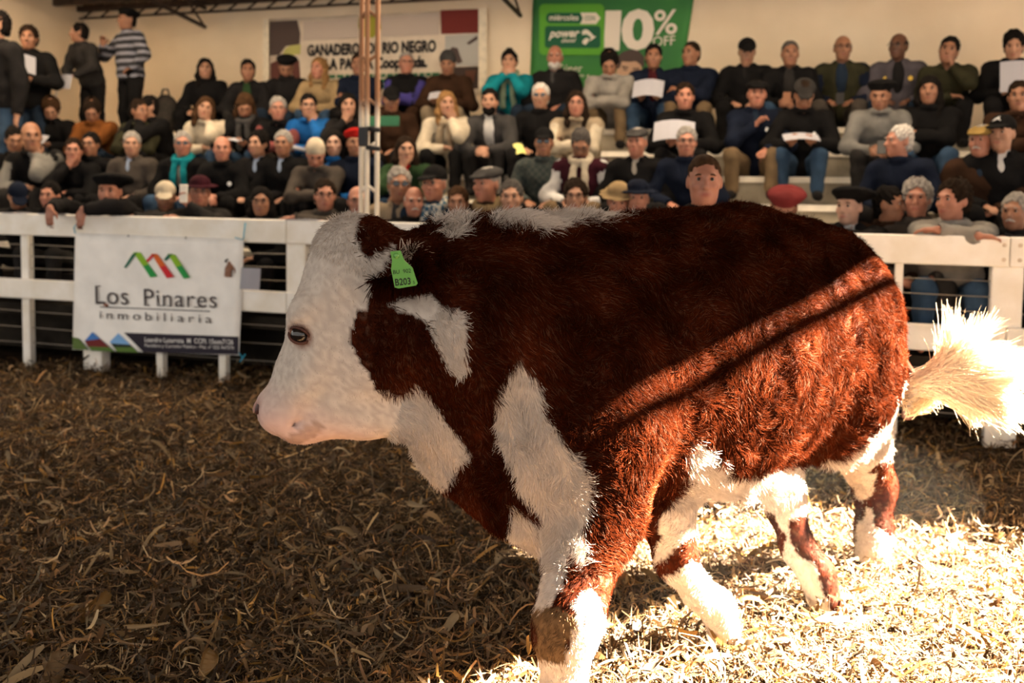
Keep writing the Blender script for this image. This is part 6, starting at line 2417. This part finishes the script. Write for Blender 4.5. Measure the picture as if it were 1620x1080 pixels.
# bag beside the dark-haired person
u, z = stand_px(262, 188, 0.62)
f = Field(np.arange(-0.22, 0.22, 0.02), np.arange(-0.16, 0.16, 0.02), np.arange(-0.02, 0.5, 0.02))
f.ell((0, 0, 0.20), (0.16, 0.11, 0.21), None, 0.02)
f.ell((0, -0.08, 0.13), (0.12, 0.06, 0.12), None, 0.03)
V, F = f.mesh()
V[:, 2] = np.maximum(V[:, 2], 0)
bag = link('backpack', mesh_np('backpack', V, F), None, mat('backpack_cloth', (0.022, 0.017, 0.013), 0.8, noise=0.3), tuple(stand(u, 0.62, TOP_Z)), (0, 0, STAND_ROT))
m_ = MB()
m_.tube([(-0.05, 0, 0.40), (-0.03, 0, 0.46), (0.03, 0, 0.46), (0.05, 0, 0.40)], 0.010, 8)
m_.build('handle', black_m, bag, True)
tag(bag, 'dark backpack standing on the top step beside the wall', 'bag')
# badges and logos on clothes
badge = mat('badge_yellow', (0.55, 0.36, 0.05), 0.5)
logo_w = mat('logo_white', (0.7, 0.7, 0.7), 0.6)


def patch(ob, pts, m, nm='badge'):
    for (x, y, z, r) in pts:
        mb = MB()
        mb.lathe([(0.0, 0.004), (r, 0.003), (r, -0.004)], 10, Matrix.Translation((x, y, z)) @ Matrix.Rotation(H, 4, 'X'))
        mb.build(nm, m, ob[0])


def chest_pt(ob, x, up):
    """point just in front of the jacket at a height along the spine"""
    b = ob[1]
    fx = unit(np.cross(v3(1, 0, 0), b.sp))
    fr = -fx if (-fx)[1] < 0 else fx
    c = b.chest + b.sp * up
    return c + fr * (0.152 * math.sqrt(max(0.05, 1 - (x / 0.215) ** 2 - (up / 0.20) ** 2))) + v3(x, 0, 0)


patch(P_[1422], [(*chest_pt(P_[1422], -0.11, 0.05), 0.022), (*chest_pt(P_[1422], 0.11, 0.05), 0.022)], badge)
patch(P_[340], [(*chest_pt(P_[340], 0.09, 0.04), 0.022)], logo_w, 'chest_logo')
patch(P_[1194], [(*chest_pt(P_[1194], 0.10, 0.05), 0.018)], logo_w, 'chest_logo')
patch(P_[1268], [(*chest_pt(P_[1268], 0.10, 0.03), 0.014)], logo_w, 'chest_logo')
patch(P_[637], [(*chest_pt(P_[637], 0.09, -0.02), 0.020)], mat('logo_teal', (0.05, 0.25, 0.35), 0.6), 'chest_logo')
# white swoosh-like emblem on the boy's cap
hb = P_[1588][1]
HMb = Matrix(hb.HR.tolist()).to_4x4()
HMb.translation = Vector(hb.head)
m_ = MB()
m_.tube([(-0.040, -0.088, 0.088), (-0.015, -0.093, 0.100), (0.012, -0.088, 0.118), (0.002, -0.093, 0.100), (0.020, -0.093, 0.090)], [0.002, 0.007, 0.003, 0.006, 0.002], 6)
c_ = m_.build('cap_emblem', logo_w, P_[1588][0], True)
c_.matrix_local = HMb
# ---------------------------------------------------------------- dust kicked up round the hooves, drifting in the sunlight
dust_m = bpy.data.materials.new('dust_air')
dust_m.use_nodes = True
nt = dust_m.node_tree
nt.nodes.remove(nt.nodes['Principled BSDF'])
vs = nt.nodes.new('ShaderNodeVolumeScatter')
vs.inputs['Color'].default_value = (0.95, 0.86, 0.74, 1)
vs.inputs['Density'].default_value = 0.0035
vs.inputs['Anisotropy'].default_value = 0.2
nt.links.new(vs.outputs[0], nt.nodes['Material Output'].inputs['Volume'])
m_ = MB()
m_.lathe([(math.sin(a), 1 - math.cos(a)) for a in np.linspace(0.001, math.pi - 0.001, 14)], 28, Matrix.Diagonal((1.3, 0.9, 0.24, 1)))
dc = on_z(1130, 860)
dust = m_.build('dust_haze', dust_m, None, True, (dc[0], dc[1], -0.05), (0, 0, BULL_TH))
tag(dust, 'thin haze of dust hanging in the sunlight round the hooves', 'dust', kind='stuff')
